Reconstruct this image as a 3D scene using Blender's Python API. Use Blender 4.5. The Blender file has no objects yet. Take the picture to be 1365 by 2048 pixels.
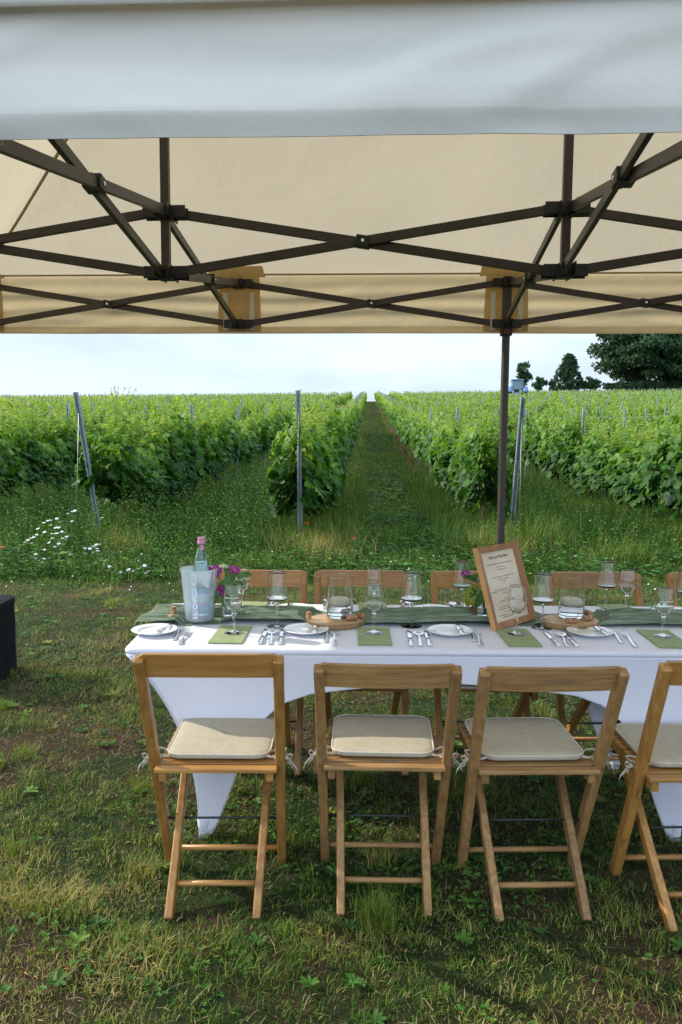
import bpy, math, random
import numpy as np
from mathutils import Vector, Matrix, noise as mnoise
random.seed(7); rng = np.random.default_rng(7)
S = bpy.context.scene
COL = S.collection
PI = math.pi

# ------------------------------------------------------------------ camera
F, TH, RO, H = 1613.1, 0.1019, 0.0065, 1.5396
cam = bpy.data.cameras.new("camera"); camo = bpy.data.objects.new("camera", cam); COL.objects.link(camo)
c_, s_ = math.cos(RO), math.sin(RO)
Rt = Vector((1, 0, 0)); Dn = Vector((0, -math.sin(TH), -math.cos(TH))); Fw = Vector((0, math.cos(TH), -math.sin(TH)))
R2 = c_ * Rt - s_ * Dn; D2 = s_ * Rt + c_ * Dn
M = Matrix((( R2.x, -D2.x, -Fw.x, 0), (R2.y, -D2.y, -Fw.y, 0), (R2.z, -D2.z, -Fw.z, H), (0, 0, 0, 1)))
camo.matrix_world = M
cam.sensor_fit = 'VERTICAL'; cam.sensor_height = 36; cam.sensor_width = 24
cam.lens = 36 * F / 2048; cam.clip_start = 0.05; cam.clip_end = 2000
S.camera = camo

# ------------------------------------------------------------------ sky, sun, exposure
SUNV = Vector((-1.60, 0.62, 1.0)).normalized()          # towards the sun
el = math.asin(SUNV.z); az = math.atan2(SUNV.x, SUNV.y)
W = bpy.data.worlds.new("World"); S.world = W; W.use_nodes = True
nt = W.node_tree; N = nt.nodes; L = nt.links; N.clear()
out = N.new('ShaderNodeOutputWorld'); bg = N.new('ShaderNodeBackground'); bg.inputs[1].default_value = 0.108
sky = N.new('ShaderNodeTexSky'); sky.sky_type = 'NISHITA'; sky.sun_disc = False
sky.sun_elevation = el; sky.sun_rotation = az; sky.air_density = 1.0; sky.dust_density = 1.2; sky.ozone_density = 1.0
tc = N.new('ShaderNodeTexCoord'); mp = N.new('ShaderNodeMapping'); mp.inputs['Scale'].default_value = (1.4, 1.4, 4.6)
mp.inputs['Location'].default_value = (3.1, 0.4, 0.2)
nz = N.new('ShaderNodeTexNoise'); nz.inputs['Scale'].default_value = 2.2; nz.inputs['Detail'].default_value = 7; nz.inputs['Roughness'].default_value = .56
rp = N.new('ShaderNodeValToRGB'); rp.color_ramp.elements[0].position = .36; rp.color_ramp.elements[0].color = (.5,) * 3 + (1,)
rp.color_ramp.elements[1].position = .6; rp.color_ramp.elements[1].color = (1.0,) * 3 + (1,)
mx = N.new('ShaderNodeMixRGB'); mx.inputs[2].default_value = (5.75, 6.95, 8.4, 1)
L.new(tc.outputs['Generated'], mp.inputs[0]); L.new(mp.outputs[0], nz.inputs[0]); L.new(nz.outputs[0], rp.inputs[0])
L.new(rp.outputs[0], mx.inputs[0]); L.new(sky.outputs[0], mx.inputs[1]); spx = N.new('ShaderNodeSeparateXYZ'); L.new(tc.outputs['Generated'], spx.inputs[0])   # sky brightened towards the zenith below, added as fill light
mr = N.new('ShaderNodeMapRange'); mr.inputs['From Min'].default_value = .12; mr.inputs['From Max'].default_value = .9; mr.inputs['To Min'].default_value = 1.0; mr.inputs['To Max'].default_value = 1.9
L.new(spx.outputs[2], mr.inputs[0]); vm = N.new('ShaderNodeVectorMath'); vm.operation = 'SCALE'; L.new(mx.outputs[0], vm.inputs[0]); m3 = N.new('ShaderNodeMapRange'); m3.inputs['From Min'].default_value = .38; m3.inputs['From Max'].default_value = .62; m3.inputs['To Min'].default_value = .90; m3.inputs['To Max'].default_value = 1.08
L.new(nz.outputs[0], m3.inputs[0]); m4 = N.new('ShaderNodeMath'); m4.operation = 'MULTIPLY'; m5 = N.new('ShaderNodeMapRange'); m5.inputs['From Min'].default_value = .1; m5.inputs['From Max'].default_value = -.9; m5.inputs['To Min'].default_value = 1.0; m5.inputs['To Max'].default_value = 1.62   # unseen sky behind the camera, brightened as added fill for the front valance
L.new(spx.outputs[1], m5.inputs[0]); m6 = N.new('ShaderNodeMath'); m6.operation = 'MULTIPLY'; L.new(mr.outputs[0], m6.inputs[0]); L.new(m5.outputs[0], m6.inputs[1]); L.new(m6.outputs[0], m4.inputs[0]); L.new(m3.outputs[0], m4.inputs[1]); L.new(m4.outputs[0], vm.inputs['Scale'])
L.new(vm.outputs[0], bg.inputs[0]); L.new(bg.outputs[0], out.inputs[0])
sl = bpy.data.lights.new("sun", 'SUN'); slo = bpy.data.objects.new("sun", sl); COL.objects.link(slo)
sl.energy = 3.9; sl.angle = math.radians(0.6); sl.color = (1.0, .93, .80)
slo.rotation_euler = (-SUNV).to_track_quat('-Z', 'Y').to_euler(); slo.location = (-8, 2, 8)
S.view_settings.view_transform = 'Standard'; S.view_settings.look = 'None'; S.view_settings.gamma = 1
S.view_settings.exposure = 0.5
try:
    S.cycles.use_denoising = True; S.cycles.denoiser = 'OPENIMAGEDENOISE'
    S.cycles.max_bounces = 14; S.cycles.transmission_bounces = 12; S.cycles.transparent_max_bounces = 12
    S.cycles.diffuse_bounces = 4; S.cycles.glossy_bounces = 4; S.cycles.sample_clamp_indirect = 6
except Exception as e:
    print(e)

# ------------------------------------------------------------------ materials
def new_mat(name):
    m = bpy.data.materials.new(name); m.use_nodes = True; m.node_tree.nodes.clear()
    return m, m.node_tree.nodes, m.node_tree.links
def pmat(name, c1, c2=None, scale=6, rough=.6, bump=0, bscale=None, stretch=(1, 1, 1), metal=0, detail=5, rr=(.35, .65), spec=.5, transl=0, wear=None, vary=0):
    m, N, L = new_mat(name)
    o = N.new('ShaderNodeOutputMaterial'); p = N.new('ShaderNodeBsdfPrincipled')
    p.inputs['Roughness'].default_value = rough; p.inputs['Metallic'].default_value = metal
    p.inputs['Specular IOR Level'].default_value = spec
    tc = N.new('ShaderNodeTexCoord'); mp = N.new('ShaderNodeMapping'); mp.inputs['Scale'].default_value = stretch
    oi = N.new('ShaderNodeObjectInfo'); om = N.new('ShaderNodeMath'); om.operation = 'MULTIPLY'; om.inputs[1].default_value = 37.0; L.new(oi.outputs['Random'], om.inputs[0]); L.new(om.outputs[0], mp.inputs['Location'])
    L.new(tc.outputs['Object'], mp.inputs[0])
    n = N.new('ShaderNodeTexNoise'); n.inputs['Scale'].default_value = scale; n.inputs['Detail'].default_value = detail
    L.new(mp.outputs[0], n.inputs[0])
    r = N.new('ShaderNodeValToRGB'); r.color_ramp.elements[0].position = rr[0]; r.color_ramp.elements[1].position = rr[1]
    r.color_ramp.elements[0].color = (*c1, 1); r.color_ramp.elements[1].color = (*(c2 or c1), 1)
    L.new(n.outputs[0], r.inputs[0]); col = r.outputs[0]
    if wear:
        wc, ws, wp = wear
        n3 = N.new('ShaderNodeTexNoise'); n3.inputs['Scale'].default_value = ws; n3.inputs['Detail'].default_value = 8; n3.inputs['Roughness'].default_value = .7
        L.new(mp.outputs[0], n3.inputs[0])
        r3 = N.new('ShaderNodeValToRGB'); r3.color_ramp.elements[0].position = wp; r3.color_ramp.elements[1].position = wp + .08
        L.new(n3.outputs[0], r3.inputs[0]); mw = N.new('ShaderNodeMixRGB'); mw.inputs[2].default_value = (*wc, 1)
        L.new(r3.outputs[0], mw.inputs[0]); L.new(col, mw.inputs[1]); col = mw.outputs[0]
    if vary:
        hv = N.new('ShaderNodeHueSaturation'); vr = N.new('ShaderNodeMapRange'); vr.inputs['To Min'].default_value = 1 - vary; vr.inputs['To Max'].default_value = 1 + vary
        L.new(oi.outputs['Random'], vr.inputs[0]); L.new(vr.outputs[0], hv.inputs['Value']); L.new(col, hv.inputs['Color']); col = hv.outputs[0]
    L.new(col, p.inputs['Base Color'])
    if bump:
        n2 = N.new('ShaderNodeTexNoise'); n2.inputs['Scale'].default_value = bscale or scale * 3; n2.inputs['Detail'].default_value = 6
        L.new(mp.outputs[0], n2.inputs[0])
        b = N.new('ShaderNodeBump'); b.inputs['Strength'].default_value = bump; b.inputs['Distance'].default_value = .01
        L.new(n2.outputs[0], b.inputs['Height']); L.new(b.outputs[0], p.inputs['Normal'])
    if transl:
        t = N.new('ShaderNodeBsdfTranslucent'); ms = N.new('ShaderNodeMixShader'); ms.inputs[0].default_value = transl
        L.new(col, t.inputs[0]); L.new(p.outputs[0], ms.inputs[1]); L.new(t.outputs[0], ms.inputs[2]); L.new(ms.outputs[0], o.inputs[0])
    else:
        L.new(p.outputs[0], o.inputs[0])
    return m
def leafmat(name, stops, transl=.4, rough=.45, obj_rand=.12, tmul=(1.5, 1.35, .5)):
    """colour from the per-leaf attribute 'rnd' plus a shift per object"""
    m, N, L = new_mat(name)
    o = N.new('ShaderNodeOutputMaterial'); p = N.new('ShaderNodeBsdfPrincipled'); p.inputs['Roughness'].default_value = rough
    p.inputs['Specular IOR Level'].default_value = .22
    a = N.new('ShaderNodeAttribute'); a.attribute_name = 'rnd'
    oi = N.new('ShaderNodeObjectInfo'); ma = N.new('ShaderNodeMath'); ma.operation = 'MULTIPLY_ADD'
    ma.inputs[1].default_value = obj_rand; L.new(oi.outputs['Random'], ma.inputs[0]); L.new(a.outputs['Fac'], ma.inputs[2])
    sb = N.new('ShaderNodeMath'); sb.operation = 'SUBTRACT'; sb.inputs[1].default_value = obj_rand / 2; L.new(ma.outputs[0], sb.inputs[0])
    r = N.new('ShaderNodeValToRGB'); cr = r.color_ramp
    while len(cr.elements) < len(stops): cr.elements.new(.5)
    for e, (ps, c) in zip(cr.elements, stops): e.position = ps; e.color = (*c, 1)
    L.new(sb.outputs[0], r.inputs[0]); L.new(r.outputs[0], p.inputs['Base Color'])
    t = N.new('ShaderNodeBsdfTranslucent'); mc = N.new('ShaderNodeMixRGB'); mc.blend_type = 'MULTIPLY'; mc.inputs[0].default_value = 1
    mc.inputs[2].default_value = (*tmul, 1); L.new(r.outputs[0], mc.inputs[1]); L.new(mc.outputs[0], t.inputs[0])
    ms = N.new('ShaderNodeMixShader'); ms.inputs[0].default_value = transl
    L.new(p.outputs[0], ms.inputs[1]); L.new(t.outputs[0], ms.inputs[2]); L.new(ms.outputs[0], o.inputs[0])
    return m
def glassmat(name, col=(1, 1, 1), rough=0.0, ior=1.46):
    m, N, L = new_mat(name); o = N.new('ShaderNodeOutputMaterial'); g = N.new('ShaderNodeBsdfGlass')
    g.inputs[0].default_value = (*col, 1); g.inputs['Roughness'].default_value = rough; g.inputs['IOR'].default_value = ior
    L.new(g.outputs[0], o.inputs[0]); return m

WOODA, WOODB = (.285, .130, .030), (.40, .200, .054)
MT = dict(
    wood_v=pmat('beech_upright', WOODA, WOODB, 9, .38, .12, 30, (5, 5, .45), wear=((.16, .075, .03), 5, .60), vary=.16),
    wood_h=pmat('beech_cross', WOODA, WOODB, 9, .38, .12, 30, (.45, 5, 5), wear=((.17, .08, .03), 4, .61), vary=.16),
    worn_v=pmat('worn_beech_upright', (.23, .116, .036), (.34, .188, .068), 11, .6, .25, 34, (6, 6, .5), wear=((.17, .115, .07), 7, .57), vary=.2),
    worn_h=pmat('worn_beech_cross', (.23, .116, .036), (.34, .188, .068), 11, .55, .25, 34, (.5, 6, 6), wear=((.17, .115, .07), 7, .58), vary=.2),
    black=pmat('black_metal', (.012, .012, .014), (.02, .02, .022), 40, .4),
    steel=pmat('polished_steel', (.72, .72, .74), (.8, .8, .8), 30, .14, metal=1),
    screw=pmat('zinc_screw', (.3, .3, .3), (.4, .4, .4), 30, .3, metal=1),
    cushion=pmat('cushion_fabric', (.39, .34, .25), (.43, .38, .285), 40, .85, .25, 900),
    tie=pmat('tie_fabric', (.50, .45, .35), (.56, .52, .42), 40, .85, .2, 500),
    spandex=pmat('white_spandex', (.80, .80, .90), (.83, .83, .93), 3, .55, .06, 400, transl=.12),
    runner=pmat('sage_gauze', (.19, .29, .19), (.48, .60, .44), 9, .9, .9, 60, (1, 16, 1), transl=.25, rr=(.3, .7)),
    napkin=pmat('green_napkin', (.27, .335, .16), (.32, .39, .20), 30, .9, .3, 700),
    plate=pmat('white_china', (.78, .79, .78), (.80, .81, .80), 5, .12),
    bark=pmat('vine_bark', (.06, .045, .033), (.15, .115, .08), 25, .9, .8, 60, (3, 3, .6)),
    bark2=pmat('tree_bark', (.03, .024, .018), (.07, .055, .04), 4, .9, .5, 10),
    galv=pmat('galvanised_steel', (.24, .28, .31), (.36, .40, .43), 22, .5, .15, 60, metal=.15, wear=((.14, .12, .10), 9, .66)),
    wire=pmat('wire', (.35, .36, .37), (.45, .45, .45), 30, .4, metal=.8),
    frame_bar=pmat('bronze_aluminium', (.050, .040, .034), (.066, .053, .046), 30, .42, .05, metal=.2),
    plastic=pmat('black_plastic', (.012, .011, .011), (.022, .02, .02), 40, .45),
    ceil=None,
    slice=pmat('sliced_wood', (.42, .26, .12), (.60, .41, .21), 14, .6, .2, 40),
    slice_bark=pmat('slice_bark', (.24, .14, .07), (.40, .24, .12), 30, .85, .6, 60, (1, 1, .3)),
    cork=pmat('cork', (.26, .13, .06), (.50, .30, .16), 90, .9, .4, 200),
    wax=pmat('ivory_wax', (.80, .76, .58), (.84, .80, .63), 5, .45, transl=.15),
    wick=pmat('wick', (.6, .55, .4), (.2, .18, .15), 30, .9),
    glass=glassmat('clear_glass', (.985, .99, .985)),
    bottle=glassmat('pale_blue_glass', (.90, .97, .99)),
    water=glassmat('water', (.97, .99, 1.0), 0, 1.333),
    pink=pmat('pink_plastic', (.62, .26, .42), (.66, .30, .45), 20, .35),
    label_blue=pmat('blue_label', (.10, .32, .62), (.14, .38, .68), 10, .5),
    label_white=pmat('white_label', (.75, .77, .8), (.7, .72, .76), 10, .5),
    white_print=pmat('white_print', (.86, .88, .9), (.9, .9, .92), 10, .5),
    picture_wood=pmat('frame_wood', (.30, .13, .045), (.42, .20, .075), 18, .38, .1, 60, (2, 2, .6)),
    picture_edge=pmat('frame_wood_edge', (.55, .28, .09), (.62, .33, .12), 18, .4),
    paper=pmat('parchment_paper', (.62, .50, .36), (.76, .65, .50), 7, .55, .05, 30, (1, 1, .6)),
    ink=pmat('ink', (.05, .035, .03), (.08, .05, .04), 30, .8),
    tag=pmat('brown_card', (.16, .075, .035), (.22, .11, .05), 20, .7),
    purple=pmat('mallow_petal', (.26, .015, .20), (.44, .045, .34), 90, .6, transl=.35, stretch=(1, 1, 1)),
    umbel=pmat('umbel_flower', (.50, .55, .38), (.66, .68, .50), 120, .9, transl=.2),
    lime=pmat('lime_flower', (.40, .48, .04), (.55, .60, .08), 90, .8, transl=.3),
    leaf=pmat('bouquet_leaf', (.05, .14, .03), (.09, .21, .04), 30, .5, .2, 120, transl=.3),
    stem=pmat('green_stem', (.10, .20, .04), (.15, .27, .06), 30, .6, transl=.2),
    petal_w=pmat('white_petal', (.80, .80, .78), (.85, .85, .82), 30, .7, transl=.2),
    yolk=pmat('yellow_disc', (.7, .45, .02), (.8, .5, .03), 30, .8),
    poppy=pmat('poppy_petal', (.75, .05, .02), (.85, .09, .03), 30, .6, transl=.35),
    blackcloth=pmat('black_cloth', (.006, .006, .008), (.010, .010, .012), 8, .95, .5, 20, spec=.15),
    red=pmat('red_plastic', (.6, .02, .02), (.65, .03, .03), 30, .4),
    strap=pmat('white_velcro', (.80, .76, .70), (.84, .80, .74), 60, .9, transl=.3),
    tblue=pmat('blue_tractor_paint', (.10, .17, .32), (.14, .22, .38), 6, .4),
    tyre=pmat('tyre_rubber', (.02, .02, .02), (.035, .033, .03), 12, .9),
    rim=pmat('pale_rim', (.5, .5, .52), (.6, .6, .6), 12, .5),
    cabglass=pmat('cab_glass', (.10, .16, .17), (.16, .24, .25), 5, .08),
)
def fabricmat(name, c1, c2, transl, tcol, bump=.25):
    m, N, L = new_mat(name); o = N.new('ShaderNodeOutputMaterial')
    tc = N.new('ShaderNodeTexCoord'); n = N.new('ShaderNodeTexNoise'); n.inputs['Scale'].default_value = 1.3; n.inputs['Detail'].default_value = 8
    L.new(tc.outputs['Object'], n.inputs[0]); r = N.new('ShaderNodeValToRGB'); r.color_ramp.elements[0].position = .35; r.color_ramp.elements[1].position = .65
    r.color_ramp.elements[0].color = (*c1, 1); r.color_ramp.elements[1].color = (*c2, 1); L.new(n.outputs[0], r.inputs[0])
    p = N.new('ShaderNodeBsdfPrincipled'); p.inputs['Roughness'].default_value = .8; p.inputs['Specular IOR Level'].default_value = .25; L.new(r.outputs[0], p.inputs['Base Color'])
    t = N.new('ShaderNodeBsdfTranslucent'); mu = N.new('ShaderNodeMixRGB'); mu.blend_type = 'MULTIPLY'; mu.inputs[0].default_value = 1
    mu.inputs[2].default_value = (*tcol, 1); L.new(r.outputs[0], mu.inputs[1]); L.new(mu.outputs[0], t.inputs[0])
    # creases: stretched distorted noise as bump
    n2 = N.new('ShaderNodeTexNoise'); n2.inputs['Scale'].default_value = 3.2; n2.inputs['Detail'].default_value = 9; n2.inputs['Distortion'].default_value = .5; n2.inputs['Roughness'].default_value = .62
    L.new(tc.outputs['Object'], n2.inputs[0])
    n4 = N.new('ShaderNodeTexNoise'); n4.inputs['Scale'].default_value = 500; L.new(tc.outputs['Object'], n4.inputs[0])
    ad = N.new('ShaderNodeMath'); ad.operation = 'MULTIPLY_ADD'; ad.inputs[1].default_value = .004; L.new(n4.outputs[0], ad.inputs[0]); L.new(n2.outputs[0], ad.inputs[2])
    b = N.new('ShaderNodeBump'); b.inputs['Strength'].default_value = bump; b.inputs['Distance'].default_value = .05; L.new(ad.outputs[0], b.inputs['Height'])
    L.new(b.outputs[0], p.inputs['Normal']); L.new(b.outputs[0], t.inputs['Normal'])
    ms = N.new('ShaderNodeMixShader'); ms.inputs[0].default_value = transl; L.new(p.outputs[0], ms.inputs[1]); L.new(t.outputs[0], ms.inputs[2]); L.new(ms.outputs[0], o.inputs[0])
    return m
MT['roof'] = fabricmat('beige_canopy_fabric', (.62, .55, .44), (.67, .60, .48), .34, (1.0, .94, .82), .3)
MT['valance'] = fabricmat('beige_valance_fabric', (.78, .76, .71), (.81, .79, .74), .42, (1.0, .94, .84), .16)
MT['valance_back'] = fabricmat('beige_rear_valance_fabric', (.80, .75, .65), (.83, .78, .68), .66, (1.0, .94, .82), .3)
MT['pad'] = fabricmat('tan_patch_fabric', (.56, .43, .24), (.62, .48, .28), .42, (1.0, .9, .7), .2)
MT['seam'] = fabricmat('seam_tape', (.46, .36, .22), (.50, .40, .25), .2, (1.0, .9, .7), .1)
# frosted bucket
def frostmat():
    m, N, L = new_mat('frosted_plastic'); o = N.new('ShaderNodeOutputMaterial')
    g = N.new('ShaderNodeBsdfRefraction'); g.inputs['Color'].default_value = (.93, .97, .99, 1); g.inputs['Roughness'].default_value = .30; g.inputs['IOR'].default_value = 1.08
    p = N.new('ShaderNodeBsdfPrincipled'); p.inputs['Base Color'].default_value = (.74, .82, .85, 1); p.inputs['Roughness'].default_value = .4
    t = N.new('ShaderNodeBsdfTranslucent'); t.inputs[0].default_value = (.80, .89, .93, 1)
    a = N.new('ShaderNodeMixShader'); a.inputs[0].default_value = .5; L.new(p.outputs[0], a.inputs[1]); L.new(t.outputs[0], a.inputs[2])
    b = N.new('ShaderNodeMixShader'); b.inputs[0].default_value = .32; L.new(g.outputs[0], b.inputs[1]); L.new(a.outputs[0], b.inputs[2]); L.new(b.outputs[0], o.inputs[0])
    return m
MT['frost'] = frostmat()
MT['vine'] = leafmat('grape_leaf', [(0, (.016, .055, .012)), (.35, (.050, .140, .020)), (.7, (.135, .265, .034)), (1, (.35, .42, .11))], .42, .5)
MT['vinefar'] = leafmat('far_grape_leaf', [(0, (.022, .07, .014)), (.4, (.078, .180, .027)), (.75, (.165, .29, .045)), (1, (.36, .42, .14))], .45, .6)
MT['tree'] = leafmat('tree_leaf', [(0, (.018, .046, .026)), (.5, (.032, .076, .034)), (1, (.06, .115, .045))], .2, .6)
MT['grass'] = leafmat('grass_blade', [(0, (.016, .050, .007)), (.33, (.060, .140, .014)), (.56, (.155, .235, .026)), (.75, (.28, .245, .06)), (1, (.50, .385, .17))], .25, .6, 0)
MT['weeds'] = leafmat('weed_leaf', [(0, (.016, .056, .010)), (.5, (.055, .150, .022)), (.85, (.15, .25, .04)), (1, (.30, .29, .09))], .25, .6, 0)
MT['straw'] = leafmat('dry_straw', [(0, (.09, .055, .03)), (.5, (.22, .15, .075)), (1, (.46, .36, .21))], .15, .7, 0, (1, 1, 1))

# ------------------------------------------------------------------ mesh helpers
def crs(P, n=5):
    """Catmull-Rom resampling of a profile"""
    o = []; Q = [P[0]] + list(P) + [P[-1]]
    for i in range(1, len(Q) - 2):
        a, b, c, d = Q[i - 1:i + 3]
        for k in range(n):
            t = k / n; o.append(tuple(max(0, .5 * (2 * b[j] + (c[j] - a[j]) * t + (2 * a[j] - 5 * b[j] + 4 * c[j] - d[j]) * t * t + (3 * b[j] - a[j] - 3 * c[j] + d[j]) * t ** 3)) for j in (0, 1)))
    return o + [P[-1]]
class MB:
    def __init__(s): s.v = []; s.f = []; s.sm = []; s.at = []
    def add(s, vs, fs, smooth=False, rnd=0.0):
        o = len(s.v); s.v.extend([tuple(v) for v in vs]); s.at.extend([rnd] * len(vs))
        for f in fs: s.f.append(tuple(i + o for i in f)); s.sm.append(smooth)
        return s
    def box(s, c, d, M=None, smooth=False):
        cx, cy, cz = c; a, b, e = d[0] / 2, d[1] / 2, d[2] / 2
        vs = [Vector((x * a, y * b, z * e)) for z in (-1, 1) for y in (-1, 1) for x in (-1, 1)]
        if M: vs = [M @ v for v in vs]
        vs = [v + Vector(c) for v in vs]
        return s.add(vs, [(0, 2, 3, 1), (4, 5, 7, 6), (0, 1, 5, 4), (2, 6, 7, 3), (0, 4, 6, 2), (1, 3, 7, 5)], smooth)
    def bar(s, p, q, w, h, up=(0, 0, 1), w2=None, h2=None):
        """square bar from p to q; w across, h along up"""
        p, q = Vector(p), Vector(q); d = (q - p).normalized(); u = Vector(up); x = d.cross(u)
        if x.length < 1e-4: x = d.cross(Vector((0, 1, 0)))
        x.normalize(); u = x.cross(d).normalized(); w2 = w2 or w; h2 = h2 or h
        vs = []
        for pt, ww, hh in ((p, w, h), (q, w2, h2)):
            for a, b in ((-1, -1), (1, -1), (1, 1), (-1, 1)): vs.append(pt + x * a * ww / 2 + u * b * hh / 2)
        return s.add(vs, [(0, 1, 2, 3), (7, 6, 5, 4), (0, 4, 5, 1), (1, 5, 6, 2), (2, 6, 7, 3), (3, 7, 4, 0)])
    def tube(s, pts, r, n=8, caps=True, smooth=True):
        pts = [Vector(p) for p in pts]; k = len(pts); rs = r if isinstance(r, (list, tuple)) else [r] * k
        vs = []; ref = None
        for i, p in enumerate(pts):
            d = (pts[min(i + 1, k - 1)] - pts[max(i - 1, 0)]).normalized()
            if ref is None: ref = Vector((1, 0, 0)) if abs(d.x) < .8 else Vector((0, 1, 0))
            x = (ref - d * ref.dot(d)).normalized(); y = d.cross(x); ref = x
            for j in range(n):
                a = 2 * PI * j / n; vs.append(p + (x * math.cos(a) + y * math.sin(a)) * rs[i])
        fs = [(i * n + j, i * n + (j + 1) % n, (i + 1) * n + (j + 1) % n, (i + 1) * n + j) for i in range(k - 1) for j in range(n)]
        s.add(vs, fs, smooth)
        if caps:
            o = len(s.v) - len(vs); s.f.append(tuple(o + j for j in reversed(range(n)))); s.sm.append(False)
            s.f.append(tuple(o + (k - 1) * n + j for j in range(n))); s.sm.append(False)
        return s
    def lathe(s, prof, n=40, c=(0, 0, 0), closed=False, smooth=True, sup=True):
        """prof: (r, z) list; r=0 allowed at the ends; closed joins last to first"""
        if sup and smooth:                 # loops close to the corners keep long walls straight-shaded
            q = [prof[0]]
            for (ra, za), (rb, zb) in zip(prof[:-1], prof[1:]):
                l = math.hypot(rb - ra, zb - za)
                if l > .004:
                    e = .0008 / l; q += [(ra + (rb - ra) * e, za + (zb - za) * e), (rb + (ra - rb) * e, zb + (za - zb) * e)]
                q.append((rb, zb))
            prof = q
        vs = []; idx = []
        for r, z in prof:
            if r < 1e-6: idx.append([len(vs)] * n); vs.append((c[0], c[1], c[2] + z))
            else:
                idx.append(list(range(len(vs), len(vs) + n)))
                for j in range(n):
                    a = 2 * PI * j / n; vs.append((c[0] + r * math.cos(a), c[1] + r * math.sin(a), c[2] + z))
        fs = []; K = len(prof); rg = range(K) if closed else range(K - 1)
        for i in rg:
            A, B = idx[i], idx[(i + 1) % K]
            for j in range(n):
                q = [A[j], A[(j + 1) % n], B[(j + 1) % n], B[j]]; q2 = []
                for t in q:
                    if t not in q2: q2.append(t)
                if len(q2) > 2: fs.append(tuple(q2))
        return s.add(vs, fs, smooth)
    def grid(s, P, smooth=True, wrap=False):
        """P[i][j] grid of points"""
        a, b = len(P), len(P[0]); vs = [p for r in P for p in r]
        fs = [(i * b + j, i * b + (j + 1) % b, (i + 1) * b + (j + 1) % b, (i + 1) * b + j) for i in range(a - 1) for j in range(b if wrap else b - 1)]
        return s.add(vs, fs, smooth)
    def ribbon(s, secs, smooth=True):
        """solid strip along y: secs = (y, x, z, halfwidth, thickness)"""
        vs = []
        for y, x, z, w, t in secs:
            vs += [(x - w, y, z), (x - w * .75, y, z + t), (x + w * .75, y, z + t), (x + w, y, z)]
        k = len(secs)
        fs = [(i * 4 + j, i * 4 + (j + 1) % 4, (i + 1) * 4 + (j + 1) % 4, (i + 1) * 4 + j) for i in range(k - 1) for j in range(4)]
        fs = [tuple(reversed(f)) for f in fs] + [(0, 1, 2, 3), tuple((k - 1) * 4 + j for j in (3, 2, 1, 0))]
        return s.add(vs, fs, smooth)
    def build(s, name, mat, parent=None, bevel=0, subd=0, solid=0, seg=2):
        me = bpy.data.meshes.new(name); me.from_pydata(s.v, [], s.f); me.polygons.foreach_set('use_smooth', s.sm)
        if any(s.at):
            at = me.attributes.new('rnd', 'FLOAT', 'POINT'); at.data.foreach_set('value', s.at)
        me.materials.append(MT[mat] if isinstance(mat, str) else mat); me.update()
        o = bpy.data.objects.new(name, me); COL.objects.link(o)
        if parent: o.parent = parent
        if solid:
            md = o.modifiers.new('solid', 'SOLIDIFY'); md.thickness = solid; md.offset = 0
        if bevel:
            md = o.modifiers.new('bevel', 'BEVEL'); md.width = bevel; md.segments = seg; md.limit_method = 'ANGLE'; md.angle_limit = math.radians(40); md.harden_normals = False
        if subd:
            md = o.modifiers.new('subd', 'SUBSURF'); md.levels = subd; md.render_levels = subd
        return o
def tag(o, label=None, cat=None, group=None, kind=None):
    if label: o['label'] = label
    if cat: o['category'] = cat
    if group: o['group'] = group
    if kind: o['kind'] = kind
    return o
def thing(name, label, cat, loc=(0, 0, 0), rz=0, group=None):
    o = bpy.data.objects.new(name, None); o.empty_display_size = .1; COL.objects.link(o)
    o.location = loc; o.rotation_euler = (0, 0, rz); return tag(o, label, cat, group)
def dup(root, loc, rz=0, label=None, group=None, scale=None, rot=None):
    r = root.copy(); COL.objects.link(r); r.location = loc; r.rotation_euler = rot or (0, 0, rz)
    if scale: r.scale = scale
    if label: r['label'] = label
    if group: r['group'] = group
    for ch in list(root.children):
        c = ch.copy(); COL.objects.link(c); c.parent = r
        for g in list(ch.children):
            d = g.copy(); COL.objects.link(d); d.parent = c
    return r
def tris(name, V, T, mat, rnd=None, parent=None, smooth=False):
    """fast triangle mesh from numpy"""
    me = bpy.data.meshes.new(name); V = np.ascontiguousarray(V, dtype=np.float32); T = np.ascontiguousarray(T, dtype=np.int32)
    me.vertices.add(len(V)); me.vertices.foreach_set('co', V.ravel())
    me.loops.add(T.size); me.loops.foreach_set('vertex_index', T.ravel())
    me.polygons.add(len(T)); me.polygons.foreach_set('loop_start', np.arange(0, T.size, 3, dtype=np.int32))
    if smooth: me.polygons.foreach_set('use_smooth', np.ones(len(T), dtype=bool))
    me.update(calc_edges=True)
    if rnd is not None:
        at = me.attributes.new('rnd', 'FLOAT', 'POINT'); at.data.foreach_set('value', np.ascontiguousarray(rnd, dtype=np.float32))
    me.materials.append(MT[mat]); o = bpy.data.objects.new(name, me); COL.objects.link(o)
    if parent: o.parent = parent
    return o
_tab = rng.random((64, 64))
def vn(x, y):
    """value noise, numpy"""
    xi = np.floor(x).astype(int); yi = np.floor(y).astype(int); fx = x - xi; fy = y - yi
    fx = fx * fx * (3 - 2 * fx); fy = fy * fy * (3 - 2 * fy)
    g = lambda a, b: _tab[a % 64, b % 64]
    return (g(xi, yi) * (1 - fx) + g(xi + 1, yi) * fx) * (1 - fy) + (g(xi, yi + 1) * (1 - fx) + g(xi + 1, yi + 1) * fx) * fy
def fbm(x, y, o=3):
    r = 0; a = .5; t = 0
    for k in range(o): r = r + a * vn(x * 2 ** k + 7.3 * k, y * 2 ** k + 3.1 * k); t += a; a *= .5
    return r / t
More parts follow.
